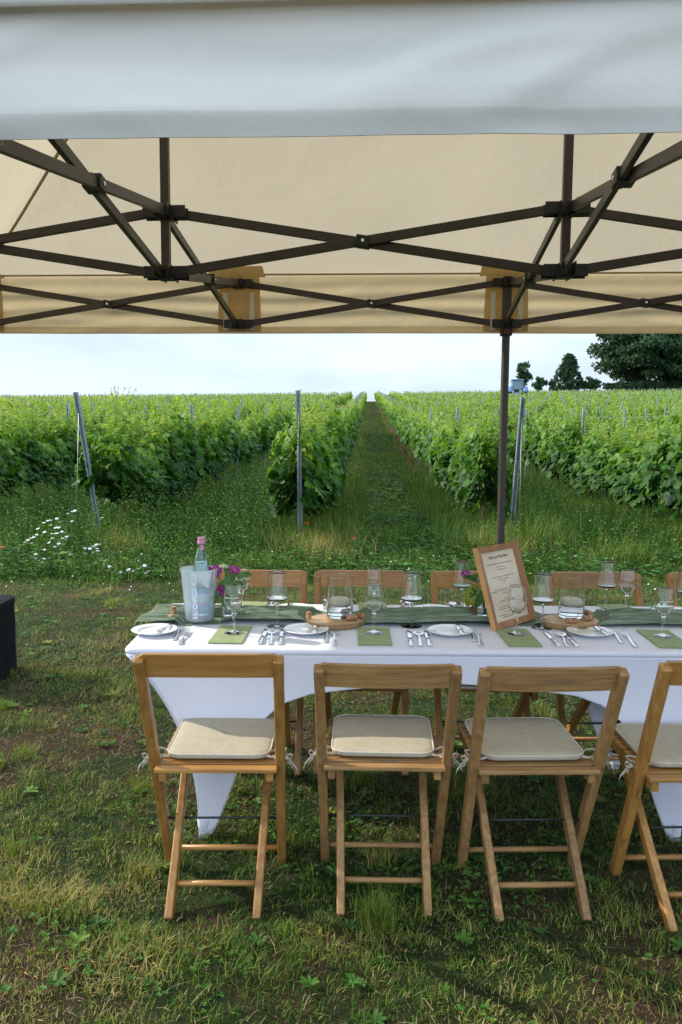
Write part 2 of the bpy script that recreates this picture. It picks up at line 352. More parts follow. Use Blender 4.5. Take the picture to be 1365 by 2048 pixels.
def place(tmplV, tmplT, P, X, Y, Z, sc):
    """stamp a template at every point P with axes X, Y, Z (n,3) and scale"""
    n = len(P); k = len(tmplV); t = tmplV[None] * np.asarray(sc)[:, None, None]
    V = P[:, None] + t[..., 0:1] * X[:, None] + t[..., 1:2] * Y[:, None] + t[..., 2:3] * Z[:, None]
    T = (tmplT[None] + (np.arange(n) * k)[:, None, None]).reshape(-1, 3)
    return V.reshape(-1, 3), T
def norm(a): return a / (np.linalg.norm(a, axis=1, keepdims=True) + 1e-9)
def pix(px, py, z):
    """point on the plane z seen at a pixel of the photograph (all measured on the table or ground plane)"""
    a = (px - 682.5) / F; b = (py - 1024) / F
    u = c_ * a + s_ * b; v = -s_ * a + c_ * b
    dz = -(v * math.cos(TH)) - math.sin(TH); dy = math.cos(TH) - v * math.sin(TH); t = (z - H) / dz
    return Vector((u * t, dy * t, z))
ORD = 'first second third fourth fifth sixth seventh eighth ninth tenth eleventh twelfth thirteenth fourteenth fifteenth sixteenth seventeenth eighteenth nineteenth'.split()
TENS = {2: 'twent', 3: 'thirt', 4: 'fort', 5: 'fift', 6: 'sixt'}
def ordw(n):
    if n < 20: return ORD[n - 1]
    t, u = divmod(n, 10)
    return TENS[t] + ('ieth' if u == 0 else 'y-' + ORD[u - 1])

# ------------------------------------------------------------------ terrain
AX = .0325                       # the rows run a little to the right of the view axis
R0, RS = 1.70, 2.53              # first row right of the aisle, row spacing
def gz(x, y):
    x = np.asarray(x, float); y = np.asarray(y, float)
    z = .052 * 4 * np.logaddexp(0, (y - 21) / 4)
    t = np.clip((y - 20) / 130, 0, 1); z = z + .017 * x * t * t * (3 - 2 * t) * (np.abs(x) < 400)
    z = z - .0011 * np.maximum(0, y - 142) ** 2 * (y < 260) - (y >= 260) * (.0011 * 118 ** 2 + (y - 260) * .26)
    z = z + .03 * (fbm(x * .35 + 50, y * .35 + 50, 3) - .5) * np.clip((y - 8) / 4, 0, 1)
    return z + (.012 * (fbm(x * 2.1 + 9, y * 2.1 + 9, 2) - .5))
ys = np.concatenate([np.arange(-30, 0, 3), np.arange(0, 12, .15), np.arange(12, 60, .8), np.arange(60, 260, 4), np.arange(260, 700, 40)])
xs = np.concatenate([-np.geomspace(400, 6, 40), np.arange(-5.8, 5.9, .16), np.geomspace(6, 400, 40)])
XX, YY = np.meshgrid(xs, ys); ZZ = gz(XX, YY)
V = np.stack([XX, YY, ZZ], -1).reshape(-1, 3); a, b = XX.shape
I = (np.arange(a - 1)[:, None] * b + np.arange(b - 1)[None]).ravel()
T = np.concatenate([np.stack([I, I + 1, I + b + 1], -1), np.stack([I, I + b + 1, I + b], -1)])
def groundmat():
    m, N, L = new_mat('meadow_ground'); o = N.new('ShaderNodeOutputMaterial'); p = N.new('ShaderNodeBsdfPrincipled'); p.inputs['Roughness'].default_value = .95
    p.inputs['Specular IOR Level'].default_value = .1
    tc = N.new('ShaderNodeTexCoord')
    def noise(sc, d=6, ro=.6):
        n = N.new('ShaderNodeTexNoise'); n.inputs['Scale'].default_value = sc; n.inputs['Detail'].default_value = d; n.inputs['Roughness'].default_value = ro
        L.new(tc.outputs['Object'], n.inputs[0]); return n.outputs[0]
    def ramp(i, st):
        r = N.new('ShaderNodeValToRGB')
        while len(r.color_ramp.elements) < len(st): r.color_ramp.elements.new(.5)
        for e, (ps, c) in zip(r.color_ramp.elements, st): e.position = ps; e.color = (*c, 1)
        L.new(i, r.inputs[0]); return r.outputs[0]
    def mix(f, a, b):
        x = N.new('ShaderNodeMixRGB'); L.new(f, x.inputs[0]); L.new(a, x.inputs[1]); L.new(b, x.inputs[2]); return x.outputs[0]
    green = ramp(noise(9), [(.3, (.010, .022, .007)), (.55, (.028, .046, .013)), (.75, (.07, .07, .028))])
    soil = ramp(noise(30, 8, .7), [(.3, (.030, .017, .011)), (.6, (.085, .048, .030)), (.8, (.16, .10, .062))])
    patch = ramp(noise(1.7), [(.46, (0, 0, 0)), (.60, (1, 1, 1))])
    col = mix(patch, green, soil)
    # bare strips under the vines
    sp = N.new('ShaderNodeSeparateXYZ'); L.new(tc.outputs['Object'], sp.inputs[0])
    def math_(op, a, b=None, v=None):
        n = N.new('ShaderNodeMath'); n.operation = op
        if hasattr(a, 'links'): L.new(a, n.inputs[0])
        else: n.inputs[0].default_value = a
        if b is not None: L.new(b, n.inputs[1])
        if v is not None: n.inputs[1].default_value = v
        return n.outputs[0]
    xo = math_('SUBTRACT', sp.outputs[0], math_('MULTIPLY', sp.outputs[1], v=AX)); xo = math_('ADD', xo, v=-R0 + RS / 2 + .12)
    fr = math_('ABSOLUTE', math_('SUBTRACT', math_('MODULO', math_('ADD', math_('DIVIDE', xo, v=RS), v=60), v=1), v=.5))
    fr = math_('ADD', fr, math_('MULTIPLY', noise(1.2), v=.12))
    strip = math_('LESS_THAN', fr, v=.20); far = math_('GREATER_THAN', sp.outputs[1], v=11.5); sm = math_('MULTIPLY', strip, far)
    red = ramp(noise(22, 8, .7), [(.35, (.10, .048, .028)), (.65, (.20, .10, .06))])
    col = mix(sm, col, red); L.new(col, p.inputs['Base Color'])
    b = N.new('ShaderNodeBump'); b.inputs['Strength'].default_value = .9; b.inputs['Distance'].default_value = .04; L.new(noise(45, 8, .7), b.inputs['Height']); L.new(b.outputs[0], p.inputs['Normal'])
    L.new(p.outputs[0], o.inputs[0]); return m
MT['ground'] = groundmat()
tag(tris('ground', V, T, 'ground', smooth=True), kind='structure')

# ------------------------------------------------------------------ marquee
TX, TY, PH = -.6734, 3.1605, .0588; ZU, ZL = 2.3527, 2.1296
def tp(i, j, z=0):
    X = i * 1.5; Y = j * 1.5
    return Vector((TX + X * math.cos(PH) + Y * math.sin(PH), TY - X * math.sin(PH) + Y * math.cos(PH), z))
tent = thing('party_tent', 'large beige folding party tent with dark bronze frame over the table', 'tent', tp(1, 0, 0))
tent_o = tent.location.copy()
class TB(MB):
    def build(s, name, mat, parent=None, **k):
        s.v = [tuple(Vector(v) - tent_o) for v in s.v]
        return MB.build(s, name, mat, parent or tent, **k)
COLS = (-1, 0, 1, 2, 3)
EXu = (tp(1, 0) - tp(0, 0)).normalized(); EYu = (tp(0, 1) - tp(0, 0)).normalized()
def scissor(a, b):
    """two crossing bars between joints a and b with the pivot block"""
    d = (b - a).normalized(); n = Vector((-d.y, d.x, 0)); e = .035
    A = a + d * e; B = b - d * e
    t = TB(); t.bar(A + n * .011 + Vector((0, 0, ZU)), B + n * .011 + Vector((0, 0, ZL)), .017, .034); t.build('scissor_bar', 'frame_bar', bevel=.002)
    t = TB(); t.bar(A - n * .011 + Vector((0, 0, ZL)), B - n * .011 + Vector((0, 0, ZU)), .017, .034); t.build('scissor_bar', 'frame_bar', bevel=.002)
    m = (a + b) / 2 + Vector((0, 0, (ZU + ZL) / 2))
    t = TB(); sl_ = (ZU - ZL) / (b - a).length; dd = (d + Vector((0, 0, -sl_))).normalized()
    t.bar(m - dd * .028 + n * .012, m + dd * .028 + n * .012, .032, .042)
    t.bar(m - dd * .026 - n * .016, m + dd * .026 - n * .016, .024, .040); t.build('pivot_block', 'plastic', bevel=.003)
    for sg in (-1, 1):
        t = TB(); t.tube([m + n * sg * .026, m + n * sg * .0315], .006, 10); t.build('pivot_bolt', 'steel')
def joint(i, j, z, leg=False):
    p = tp(i, j, z); t = TB()
    Rz = Matrix.Rotation(-PH, 3, 'Z')
    t.box(p, (.058, .058, .052), Rz)
    dirs = []
    if i > -1: dirs.append(-EXu)
    if i < 3: dirs.append(EXu)
    if j > -1: dirs.append(-EYu)
    if j < 1: dirs.append(EYu)
    for d in dirs:
        n = Vector((-d.y, d.x, 0))
        for sg in (-1, 1): t.bar(p + d * .024 + n * sg * .024, p + d * .082 + n * sg * .024, .006, .046)
    t.build('frame_joint', 'plastic', bevel=.003)
for j in (-1, 0, 1):
    for i in range(-1, 3): scissor(tp(i, j), tp(i + 1, j))
for i in COLS:
    for j in (-1, 0): scissor(tp(i, j), tp(i, j + 1))
for i in COLS:
    for j in (-1, 0, 1):
        if j == 0 and i in (-1, 3): continue
        joint(i, j, ZU); joint(i, j, ZL)
ZE, ZR = 2.405, 3.22
for i in (0, 1, 2):
    t = TB(); t.box(tp(i, 0, (ZL - .02 + ZR) / 2), (.032, .032, ZR - ZL + .02), Matrix.Rotation(-PH, 3, 'Z')); t.build('peak_post', 'frame_bar', bevel=.003)
t = TB(); t.tube([tp(0, 0, ZR - .02), tp(2, 0, ZR - .02)], .016, 8); t.build('ridge_pole', 'frame_bar')
for i in (-1, 1, 3):
    for j in (-1, 1):
        p = tp(i, j) + (EXu * .045 if (i, j) == (1, -1) else Vector()); g = float(gz(p.x, p.y)); RzL = Matrix.Rotation(-PH, 3, 'Z')
        prof = [(-.024, -.014), (-.014, -.024), (.014, -.024), (.024, -.014), (.024, .014), (.014, .024), (-.014, .024), (-.024, .014)]
        t = TB()
        for z0, z1, sc_ in ((ZL - .06, ZE - .02, 1), (g + .008, ZL - .05, .86)):
            vs = [p + RzL @ Vector((a * sc_, b * sc_, 0)) + Vector((0, 0, z)) for z in (z0, z1) for a, b in prof]
            t.add(vs, [(k, (k + 1) % 8, 8 + (k + 1) % 8, 8 + k) for k in range(8)] + [tuple(range(7, -1, -1)), tuple(range(8, 16))])
        lo = t.build('leg', 'frame_bar')
        t = TB(); t.box(p + Vector((0, 0, ZL - .045)), (.062, .062, .04), RzL); sl2 = t.build('leg_slider', 'plastic', bevel=.003)
        t = TB(); q = p - EYu * .031 + Vector((0, 0, ZL - .045)); t.tube([q, q - EYu * .004], .013, 16); t.build('release_button', 'red')
        t = TB(); q = p - EYu * .0355 + Vector((0, 0, ZL - .045)); t.tube([q, q - EYu * .003], .009, 14); t.build('release_button', 'plastic')
        t = TB(); t.box(p + Vector((0, 0, g + .004)), (.09, .09, .006), RzL); t.build('foot_plate', 'frame_bar')
# roof fabric
OV = .035
def roofpt(s_, t_):
    """s_ in 0..6 m from the left, t_ in 0..3 m from the front"""
    dx = min(s_, 6 - s_); dy = min(t_, 3 - t_); h = min(dx, dy) / 1.5
    sag = -.05 * math.sin(PI * min(1, h)) * (1 - .3 * mnoise.noise(Vector((s_ * 1.1, t_ * 1.1, 0))))
    z = ZE + (ZR + .012 - ZE) * h + sag + .006 * mnoise.noise(Vector((s_ * 3, t_ * 3, 4))) * min(1, h * 5)
    # hip crease stays taut
    if abs(dx - dy) < .12: z += .02 * (1 - abs(dx - dy) / .12) * math.sin(PI * min(1, h))
    return z
def rxy(s_, t_):
    f = (t_ - 1.5) / 1.5; g_ = (s_ - 1.5) / 1.5
    return tp(g_ * (1 + 0 * OV), f, 0)
def roof_world(s_, t_):
    p = rxy(s_, t_); k = 1 + OV / 1.5
    ex = -OV if s_ < .01 else (OV if s_ > 5.99 else 0); ey = -OV if t_ < .01 else (OV if t_ > 2.99 else 0)
    q = p + EXu * ex + EYu * ey; q.z = roofpt(s_, t_); return q
t = TB(); NS, NTT = 120, 60
t.grid([[roof_world(6 * i / NS, 3 * j / NTT) for i in range(NS + 1)] for j in range(NTT + 1)]); roofo = t.build('roof_canopy', 'roof')
# seams along hips, rafters of the fabric and the eave
def seam(pts, w=.012, dz=-.006):
    t = TB()
    t.tube([p + Vector((0, 0, dz)) for p in pts], w / 2, 8)
    t.build('roof_seam', 'seam')
for (sx, sy, ex, ey) in ((0, 3, 1.5, 1.5), (0, 0, 1.5, 1.5), (6, 3, 4.5, 1.5), (6, 0, 4.5, 1.5)):
    seam([roof_world(sx + (ex - sx) * k / 20, sy + (ey - sy) * k / 20) for k in range(1, 21)], .015, -.020)
for a_, b_, c_2, d_ in ((.05, 2.985, 5.95, 2.985), (.05, .02, 5.95, .02)):
    seam([roof_world(a_ + (c_2 - a_) * k / 60, b_) + Vector((0, 0, -.002)) for k in range(61)], .010, -.008)
# valances: wrinkled hanging strips
def valance(P0, P1, outn, ztop, zbot, seed, amp=.014, n=150, m=22, layer=0.0, sag=0.0):
    rows = []
    Lg = (P1 - P0).length
    for j in range(m + 1):
        v = j / m; r = []
        for i in range(n + 1):
            u = i / n; x = u * Lg
            z = ztop + (zbot - ztop) * v - sag * v * abs(math.sin(PI * x / 1.5)) + .003 * v * mnoise.noise(Vector((x * .7, seed, 0)))
            d = amp * (v ** .6) * (1 - .55 * max(0, v - .6) / .4) * (mnoise.noise(Vector((x * 1.1 + seed, z * 5, seed))) + .55 * mnoise.noise(Vector((x * 2.6 + z * 5, z * 9 - x * 1.3, seed + 3))))
            ridge = 1 - abs(mnoise.noise(Vector((x * 1.3 + z * 2.2, z * 6 - x * .9, seed + 8))))
            d += amp * 1.1 * max(0, ridge - .78) * 3 * min(1, v * 1.6)
            sm_ = lambda a, b, q: (lambda t: t * t * (3 - 2 * t))(min(1, max(0, (q - a) / (b - a))))
            if seed == 1: d += .024 * sm_(.5, .84, v) - .013 * sm_(.86, 1, v) + .006 * mnoise.noise(Vector((x * .8 + v * 2.0, v * 3.2 - x * .35, 31)))
            else: d += .007 * math.sin(v * 24 + 2.5 * mnoise.noise(Vector((x * .9, seed, 3)))) * math.sin(PI * v)
            if v > .86: d += .0025
            p = P0.lerp(P1, u) + outn * (d + layer); p.z = z; r.append(p)
        rows.append(r)
    return rows
cor = lambda i, j: tp(i, j) + EXu * (OV * (1 if i > 0 else -1)) + EYu * (OV * j)
sides = [(cor(-1, -1), cor(3, -1), -EYu, 2.084, 1, .017), (cor(-1, 1), cor(3, 1), EYu, 2.082, 2, .012), (cor(-1, -1), cor(-1, 1), -EXu, 2.10, 3, .012), (cor(3, -1), cor(3, 1), EXu, 2.10, 4, .012)]
for P0, P1, on, zb, sd, am in sides:
    nn = 300 if sd < 3 else 90
    t = TB(); t.grid(valance(P0, P1, on, ZE + .003, zb, sd, am, n=nn)); t.build('valance', 'valance' if sd == 1 else 'valance_back', solid=.0015)
    t = TB()   # doubled hem
    rows = valance(P0, P1, on, ZE, zb, sd, am, n=nn)
    t.grid([[p + on * .0025 for p in r] for r in rows[-4:]]); t.build('hem', 'valance' if sd == 1 else 'valance_back')
# upper flap that laps over the front valance
flap = valance(cor(-1, -1), cor(3, -1), -EYu, ZE + .03, 2.322, 9, .006, n=200, m=6, layer=.018)
t = TB(); t.grid(flap); t.build('roof_flap', 'valance', solid=.0015)
# tan reinforcement patches at the rear and front joints
for j in (1, -1):
    for i in (-1, 0, 1, 2, 3):
        base = tp(i, j); t = TB(); w0 = .125
        inn = -EYu * j
        pts = []
        zb_ = 2.088 if j > 0 else 2.14
        for k in range(9):
            z = zb_ + (ZE - .01 - zb_) * k / 8
            pts.append([base + EYu * j * .018 + EXu * (w0 - .01 * k / 8) * sgn + Vector((0, 0, z)) for sgn in (-1, -.5, 0, .5, 1)])
        t.grid(pts); t.build('reinforcement_patch', 'pad')
        t = TB(); s0 = (i + 1) * 1.5; pts = []
        for k in range(5):
            tt = .0 + .13 * k / 4; tt = tt if j == -1 else 3 - tt
            pts.append([roof_world(min(5.99, max(.01, s0 + e)), min(2.985, max(.015, tt))) - Vector((0, 0, .014 + .022 * min(1, k))) for e in (-.155, -.07, 0, .07, .155)])
        t.grid(pts); t.build('reinforcement_patch', 'pad')
        for e in (-.075, .075):
            t = TB(); q = base + EXu * e - EYu * j * .004
            t.box(q + Vector((0, 0, 2.20)), (.026, .003, .21), Matrix.Rotation(-PH, 3, 'Z')); t.build('hook_strap', 'strap')

# ------------------------------------------------------------------ table with stretch cover
XL, XR, YF, YR, ZT = -.785, 1.615, 2.845, 3.615, .747
tbl = thing('folding_table', 'long folding banquet table under the white stretch cover', 'table', ((XL + XR) / 2, (YF + YR) / 2, 0))
ctr = tbl.location.copy()
def loc_build(mb, name, mat, par, o, **k):
    mb.v = [tuple(Vector(v) - o) for v in mb.v]; return mb.build(name, mat, par, **k)
mb = MB(); mb.box(((XL + XR) / 2, (YF + YR) / 2, .722), (XR - XL - .04, YR - YF - .04, .036)); loc_build(mb, 'tabletop', 'black', tbl, ctr, bevel=.006)
FX0, FX1, FY0, FY1 = -.505, 1.262, 2.905, 3.555
for x in (FX0, FX1):
    for y in (FY0, FY1):
        mb = MB(); mb.tube([(x, y, .012), (x, y, .70)], .013, 10); loc_build(mb, 'leg', 'black', tbl, ctr)
    mb = MB(); mb.tube([(x, FY0, .35), (x, FY1, .35)], .010, 8); loc_build(mb, 'leg_brace', 'black', tbl, ctr)
cl = MB()
# top with rounded plan corners and rolled edge
def top_outline(n_c=7, r=.035):
    pts = []
    for cx, cy, a0 in ((XR - r, YR - r, 0), (XL + r, YR - r, 90), (XL + r, YF + r, 180), (XR - r, YF + r, 270)):
        for k in range(n_c): a = math.radians(a0 + 90 * k / (n_c - 1)); pts.append((cx + r * math.cos(a), cy + r * math.sin(a), (math.cos(a), math.sin(a))))
    return pts
# each panel: top edge point and lower-boundary point
def panel(A, B, F0, F1, arch, n=72, m=26):
    """A,B top corners of this side; F0,F1 foot points; arch = list of (fraction of foot-to-middle, height)"""
    rows = []; A, B, F0, F1 = map(Vector, (A, B, F0, F1)); half = (B - A).length / 2
    d = (B - A).normalized(); out_ = Vector((d.y, -d.x, 0))
    ka = [0, .05] + [q[0] for q in arch]
    for j in range(m + 1):
        v = j / m; r = []
        for i in range(n + 1):
            a = i / n; a2 = min(a, 1 - a) * 2           # 0 at the corners, 1 in the middle
            a2 = a2 ** 1.35
            T_ = A.lerp(B, a)
            # lower boundary
            foot = F0 if a <= .5 else F1; mid = (F0 + F1) / 2 + out_ * .055
            xs_ = np.interp(a2, [q[0] for q in arch], [q[1] for q in arch]); zs_ = np.interp(a2, [q[0] for q in arch], [q[2] for q in arch])
            Bp = foot.lerp(mid, xs_); off = d * (-.018 if a <= .5 else .018) * (1 - min(1, a2 / .12)); Bp = Bp + off + out_ * .02 * (1 - xs_); Bp.z = zs_
            g = 1 - (1 - v) ** (1 + 1.5 * (1 - min(1, a2 / .5)))
            p = T_.lerp(Bp, g); zt = .725; p.z = zt + (Bp.z - zt) * v
            r.append(p)
        rows.append(r)
    return rows
ARF = [(0, 0, .006), (.05, .05, .03), (.08, .088, .12), (.12, .155, .30), (.17, .25, .47), (.24, .33, .535), (.34, .45, .575), (.5, .65, .60), (1, 1, .628)]
ARS = [(0, 0, .006), (.12, .10, .03), (.22, .2, .25), (.36, .38, .42), (.55, .6, .52), (1, 1, .56)]
c0, c1, c2, c3 = (XL + .008, YF + .008, .725), (XR - .008, YF + .008, .725), (XR - .008, YR - .008, .725), (XL + .008, YR - .008, .725)
g0, g1, g2, g3 = (FX0, FY0, 0), (FX1, FY0, 0), (FX1, FY1, 0), (FX0, FY1, 0)
cover = thing('tablecloth', 'white stretch tablecloth pulled down to the feet of the long table', 'tablecloth', ctr)
for nm, A_, B_, G0, G1, AR in (('front', c0, c1, g0, g1, ARF), ('right', c1, c2, g1, g2, ARS), ('back', c2, c3, g2, g3, ARF), ('left', c3, c0, g3, g0, ARS)):
    cl.grid(panel(A_, B_, G0, G1, AR))
mb = cl; loc_build(mb, 'skirt', 'spandex', cover, ctr, solid=.002)
ol = top_outline(); mb = MB(); NO = len(ol)
prof = [(-.010, .722), (-.001, .730), (.000, .738), (-.004, .745), (-.012, .7488)]
rows = []
for dd, z in prof: rows.append([(x + nx_ * dd, y + ny_ * dd, z) for x, y, (nx_, ny_) in ol])
mb.grid(rows, wrap=True)
base = len(mb.v); mb.v.append(((XL + XR) / 2, (YF + YR) / 2, .7488)); mb.at.append(0)
last = base - NO
for k in range(NO): mb.f.append((last + k, last + (k + 1) % NO, base)); mb.sm.append(False)
loc_build(mb, 'top_cloth', 'spandex', cover, ctr)
for (fx, fy) in ((FX0, FY0), (FX1, FY0), (FX1, FY1), (FX0, FY1)):
    mb = MB(); mb.lathe([(0, .004), (.016, .006), (.024, .03), (.028, .06), (.03, .085)], 14, (fx, fy, 0)); loc_build(mb, 'foot_pocket', 'spandex', cover, ctr)
ZS = .7492

# ------------------------------------------------------------------ runner
PRESS = [(-.015, 3.30, .13), (.965, 3.33, .13), (-.565, 3.19, .07), (-.49, 3.29, .04), (.60, 3.32, .05)] + [(.60 + .215 * q, 3.14 + .16 * q, .035) for q in (.0, .25, .5, .75, 1)]
def pressed(x, y):
    f = 1.0
    for a, b, r in PRESS:
        d = math.hypot(x - a, y - b); t = min(1, max(0, (d - r) / .035)); f = min(f, t * t * (3 - 2 * t))
    return f
mb = MB(); rows = []
NX, NY = 520, 84
for i in range(NX + 1):
    x = -.845 + (1.66 + .845) * i / NX; r = []
    w = .118 + .030 * mnoise.noise(Vector((x * 2.1, 3, 0))) + (.02 if x < -.6 else 0); cy = 3.320 + .022 * mnoise.noise(Vector((x * 1.4, 8, 0)))
    for j in range(NY + 1):
        v = j / NY * 2 - 1
        rg = lambda a: max(0, 1 - abs(a) * 2.6)
        wv = v + .18 * mnoise.noise(Vector((x * 1.1, 4, 4)))
        z = ZS + .0015 + (.027 * rg(mnoise.noise(Vector((x * .9, wv * 2.6, 1)))) + .014 * rg(mnoise.noise(Vector((x * 2.2, wv * 7.5, 5)))) + .0045 * rg(mnoise.noise(Vector((x * 5, wv * 18, 9)))) + .0015 * mnoise.noise(Vector((x * 14, wv * 40, 2)))) * (1 - .3 * v * v)
        y = cy + v * w + .008 * mnoise.noise(Vector((x * 4, v * 2, 20)))
        z = ZS + .0012 + (z - ZS - .0012) * max(.03, pressed(x, y))
        xx = x
        if x < XL:                       # the end slips over the edge
            e = (XL - x) / .06; z -= .035 * e * e; xx = XL - .012 - .02 * e
        r.append((xx + .014 * v * (1 if x < -.7 else 0), y, z))
    rows.append(r)
mb.grid(rows); rn = mb.build('table_runner', 'runner', solid=.001)
tag(rn, 'crinkled sage green gauze runner along the middle of the table', 'table runner')

# ------------------------------------------------------------------ folding chairs
def chair(style):
    """origin between the feet, table side is +Y"""
    wv, wh = ('wood_v', 'wood_h') if style == 'new' else ('worn_v', 'worn_h')
    HT = .862 if style == 'new' else .828
    t = thing('folding_chair', 'x', 'chair')
    ux, uy0, uy1 = .198, .17, -.20
    ty = lambda z: uy0 + (uy1 - uy0) * z / HT
    for s in (-1, 1):
        mb = MB(); mb.bar((s * ux, uy0, 0.0), (s * (ux + .012), ty(HT - .008), HT - .008), .030, .042, (0, 1, 0), .032, .040)
        mb.build('upright', wv, t, bevel=.006, seg=3)
    # curved back board on the table side of the uprights
    bh = .074; mb = MB(); P = []; n = 16; cv = .004 if style == 'new' else .020; hw = .226
    for i in range(n + 1):
        u = i / n * 2 - 1; x = u * hw; yb = ty(HT - .03) + .031 - cv * (1 - u * u)
        edge = max(0, abs(u) - .9) / .1; z1 = HT + .004 - edge ** 3 * .016; z0 = HT - bh + edge ** 3 * .006
        lean = -.03
        P.append([(x, yb + lean + .012, z0), (x, yb + lean - .010, z1), (x, yb + lean - .010 + .018, z1 + .001), (x, yb + lean + .012 + .018, z0 + .001), (x, yb + lean + .012, z0)])
    mb.grid(P, smooth=False)
    o = len(mb.v); mb.f.append((3, 2, 1, 0)); mb.sm.append(False); e = n * 5; mb.f.append((e, e + 1, e + 2, e + 3)); mb.sm.append(False)
    bb = mb.build('backrest', wh, t, bevel=.003)
    for s in (-1, 1):
        for z in (HT - .025, HT - .052):
            mb = MB(); yb = ty(HT - .03) + .022 + (.004 if z > HT - .04 else .008); mb.tube([(s * .208, yb, z), (s * .208, yb + .0035, z)], .0045, 8); mb.build('screw', 'screw', bb)
    # rear legs: seat front to rear foot
    rx = .150
    rl = lambda z: -.17 + 1.11 * z
    for s in (-1, 1):
        mb = MB(); mb.bar((s * (rx - .012), rl(0), 0), (s * rx, rl(.425), .425), .026, .040, (0, 1, 0)); mb.build('leg', wv, t, bevel=.005)
    zc = .215; yc = ty(zc)
    mb = MB(); mb.tube([(-ux - .012, yc, zc), (ux + .012, yc, zc)], .0042, 8); mb.build('pivot_rod', 'black', t)
    mb = MB(); mb.tube([(-ux, ty(.075), .075), (ux, ty(.075), .075)], .0095, 10); mb.build('stretcher', wh, t)
    mb = MB(); mb.tube([(-rx + .01, rl(.075), .075), (rx - .01, rl(.075), .075)], .0095, 10); mb.build('stretcher', wh, t)
    # seat
    sy0, sy1 = -.085, .345
    for s in (-1, 1):
        mb = MB(); mb.bar((s * .172, sy0 + .012, .426), (s * .178, sy1, .428), .024, .034); mb.build('seat_rail', wh, t, bevel=.004)
    ns = 9
    for k in range(ns):
        y = sy0 + .018 + (sy1 - sy0 - .036) * k / (ns - 1)
        mb = MB(); w = .385 if k else .392; mb.box((0, y, .4505), (w, .036, .014)); mb.build('slat', wh, t, bevel=.003)
    return t, ty
def cushion():
    t = thing('seat_cushion', 'x', 'cushion')
    def outl(w0, w1, d, r, n=7):
        pts = []
        for (cx, cy, a0) in ((w1 / 2 - r, d / 2 - r, 0), (-w1 / 2 + r, d / 2 - r, 90), (-w0 / 2 + r, -d / 2 + r, 180), (w0 / 2 - r, -d / 2 + r, 270)):
            for k in range(n): a = math.radians(a0 + 90 * k / (n - 1)); pts.append((cx + r * math.cos(a), cy + r * math.sin(a)))
        return pts
    O = outl(.345, .350, .355, .05); mb = MB(); rows = []
    for f, z in ((.90, .001), (.985, .004), (1.0, .011), (.985, .018), (.93, .0215), (.8, .0235), (.55, .025), (.25, .0255), (.02, .0255)):
        rows.append([(x * f, y * f, z + .002 * mnoise.noise(Vector((x * f * 9, y * f * 9, 2))) * (f < .95)) for x, y in O])
    mb.grid(rows, wrap=True); pad = mb.build('cushion_pad', 'cushion', t)
    mb = MB(); pts = [(x * .99, y * .99, .018) for x, y in O]; pts.append(pts[0]); mb.tube(pts, .0032, 6, caps=False); mb.build('piping', 'tie', t)
    for s in (-1, 1):
        mb = MB()
        def rib(P, w=.007):
            G = []; w *= .65; k0 = Vector((s * .226, -.172, .008))
            if (Vector(P[0]) - k0).length < 1e-6: P = [k0 + (Vector(p) - k0) * .6 for p in P]
            for k, p in enumerate(P):
                p = Vector(p); G.append([p + Vector((0, 0, -w)), p + Vector((.001, .001, 0)), p + Vector((0, 0, w))])
            mb.grid(G)
        ex, ey = s * .150, -.160
        rib([(ex, ey, .012), (s * .178, -.172, .010), (s * .192, -.165, .012), (s * .218, -.150, .014), (s * .222, -.112, .014), (s * .196, -.106, .012), (s * .165, -.13, .010)], .0055)
        # loop round the upright
        rib([(s * .185, -.178, .010), (s * .222, -.176, .006), (s * .226, -.13, .006)], .0055)
        # bow: loops and tails
        kx, ky, kz = s * .226, -.172, .008
        rr = random.random
        rib([(kx, ky, kz), (kx + s * .018, ky - .012, kz + .026), (kx + s * .034, ky - .012, kz + .020), (kx + s * .026, ky - .008, kz - .002), (kx, ky, kz)], .0045)
        rib([(kx, ky, kz), (kx + s * .012, ky - .01, kz - .026), (kx + s * .026, ky - .012, kz - .034), (kx + s * .02, ky - .01, kz - .012), (kx, ky, kz)], .0045)
        rib([(kx, ky, kz), (kx + s * .03, ky - .006, kz - .024), (kx + s * .055, ky - .01, kz - .055), (kx + s * .062, ky - .008, kz - .085)], .005)
        rib([(kx, ky, kz), (kx + s * .022, ky + .004, kz - .03), (kx + s * .036, ky + .002, kz - .06)], .005)
        mb.tube([(kx - .004, ky, kz), (kx + .006, ky, kz)], .007, 8)
        mb.build('cushion_tie', 'tie', t, solid=.0008)
    return t
c_new, _ = chair('new'); c_worn, _ = chair('worn'); cu0 = cushion()
gF = 'folding chairs on the near side of the table'; gB = 'folding chairs on the far side of the table'; used = set()
def put(proto, loc, rz, label, group):
    if proto.name in used: return dup(proto, loc, rz, label, group)
    used.add(proto.name); proto.location = loc; proto.rotation_euler = (0, 0, rz); proto['label'] = label; proto['group'] = group; return proto
FC = [(c_new, -.398, 2.568, .012, 'honey varnished folding chair, leftmost of those on the near side of the table', 'beige cushion on the leftmost near chair, half in sun'),
      (c_worn, .148, 2.590, -.012, 'worn folding chair with curved back board, second from left on near side', 'beige cushion with a straight shadow edge on the second near chair'),
      (c_worn, .640, 2.565, .03, 'worn folding chair with knotty back board, third from left on near side', 'beige cushion fully in shade on the third near chair'),
      (c_new, 1.168, 2.52, .02, 'honey coloured folding chair on the near side, cut off by the right edge', 'beige cushion on the near chair cut off by the right edge')]
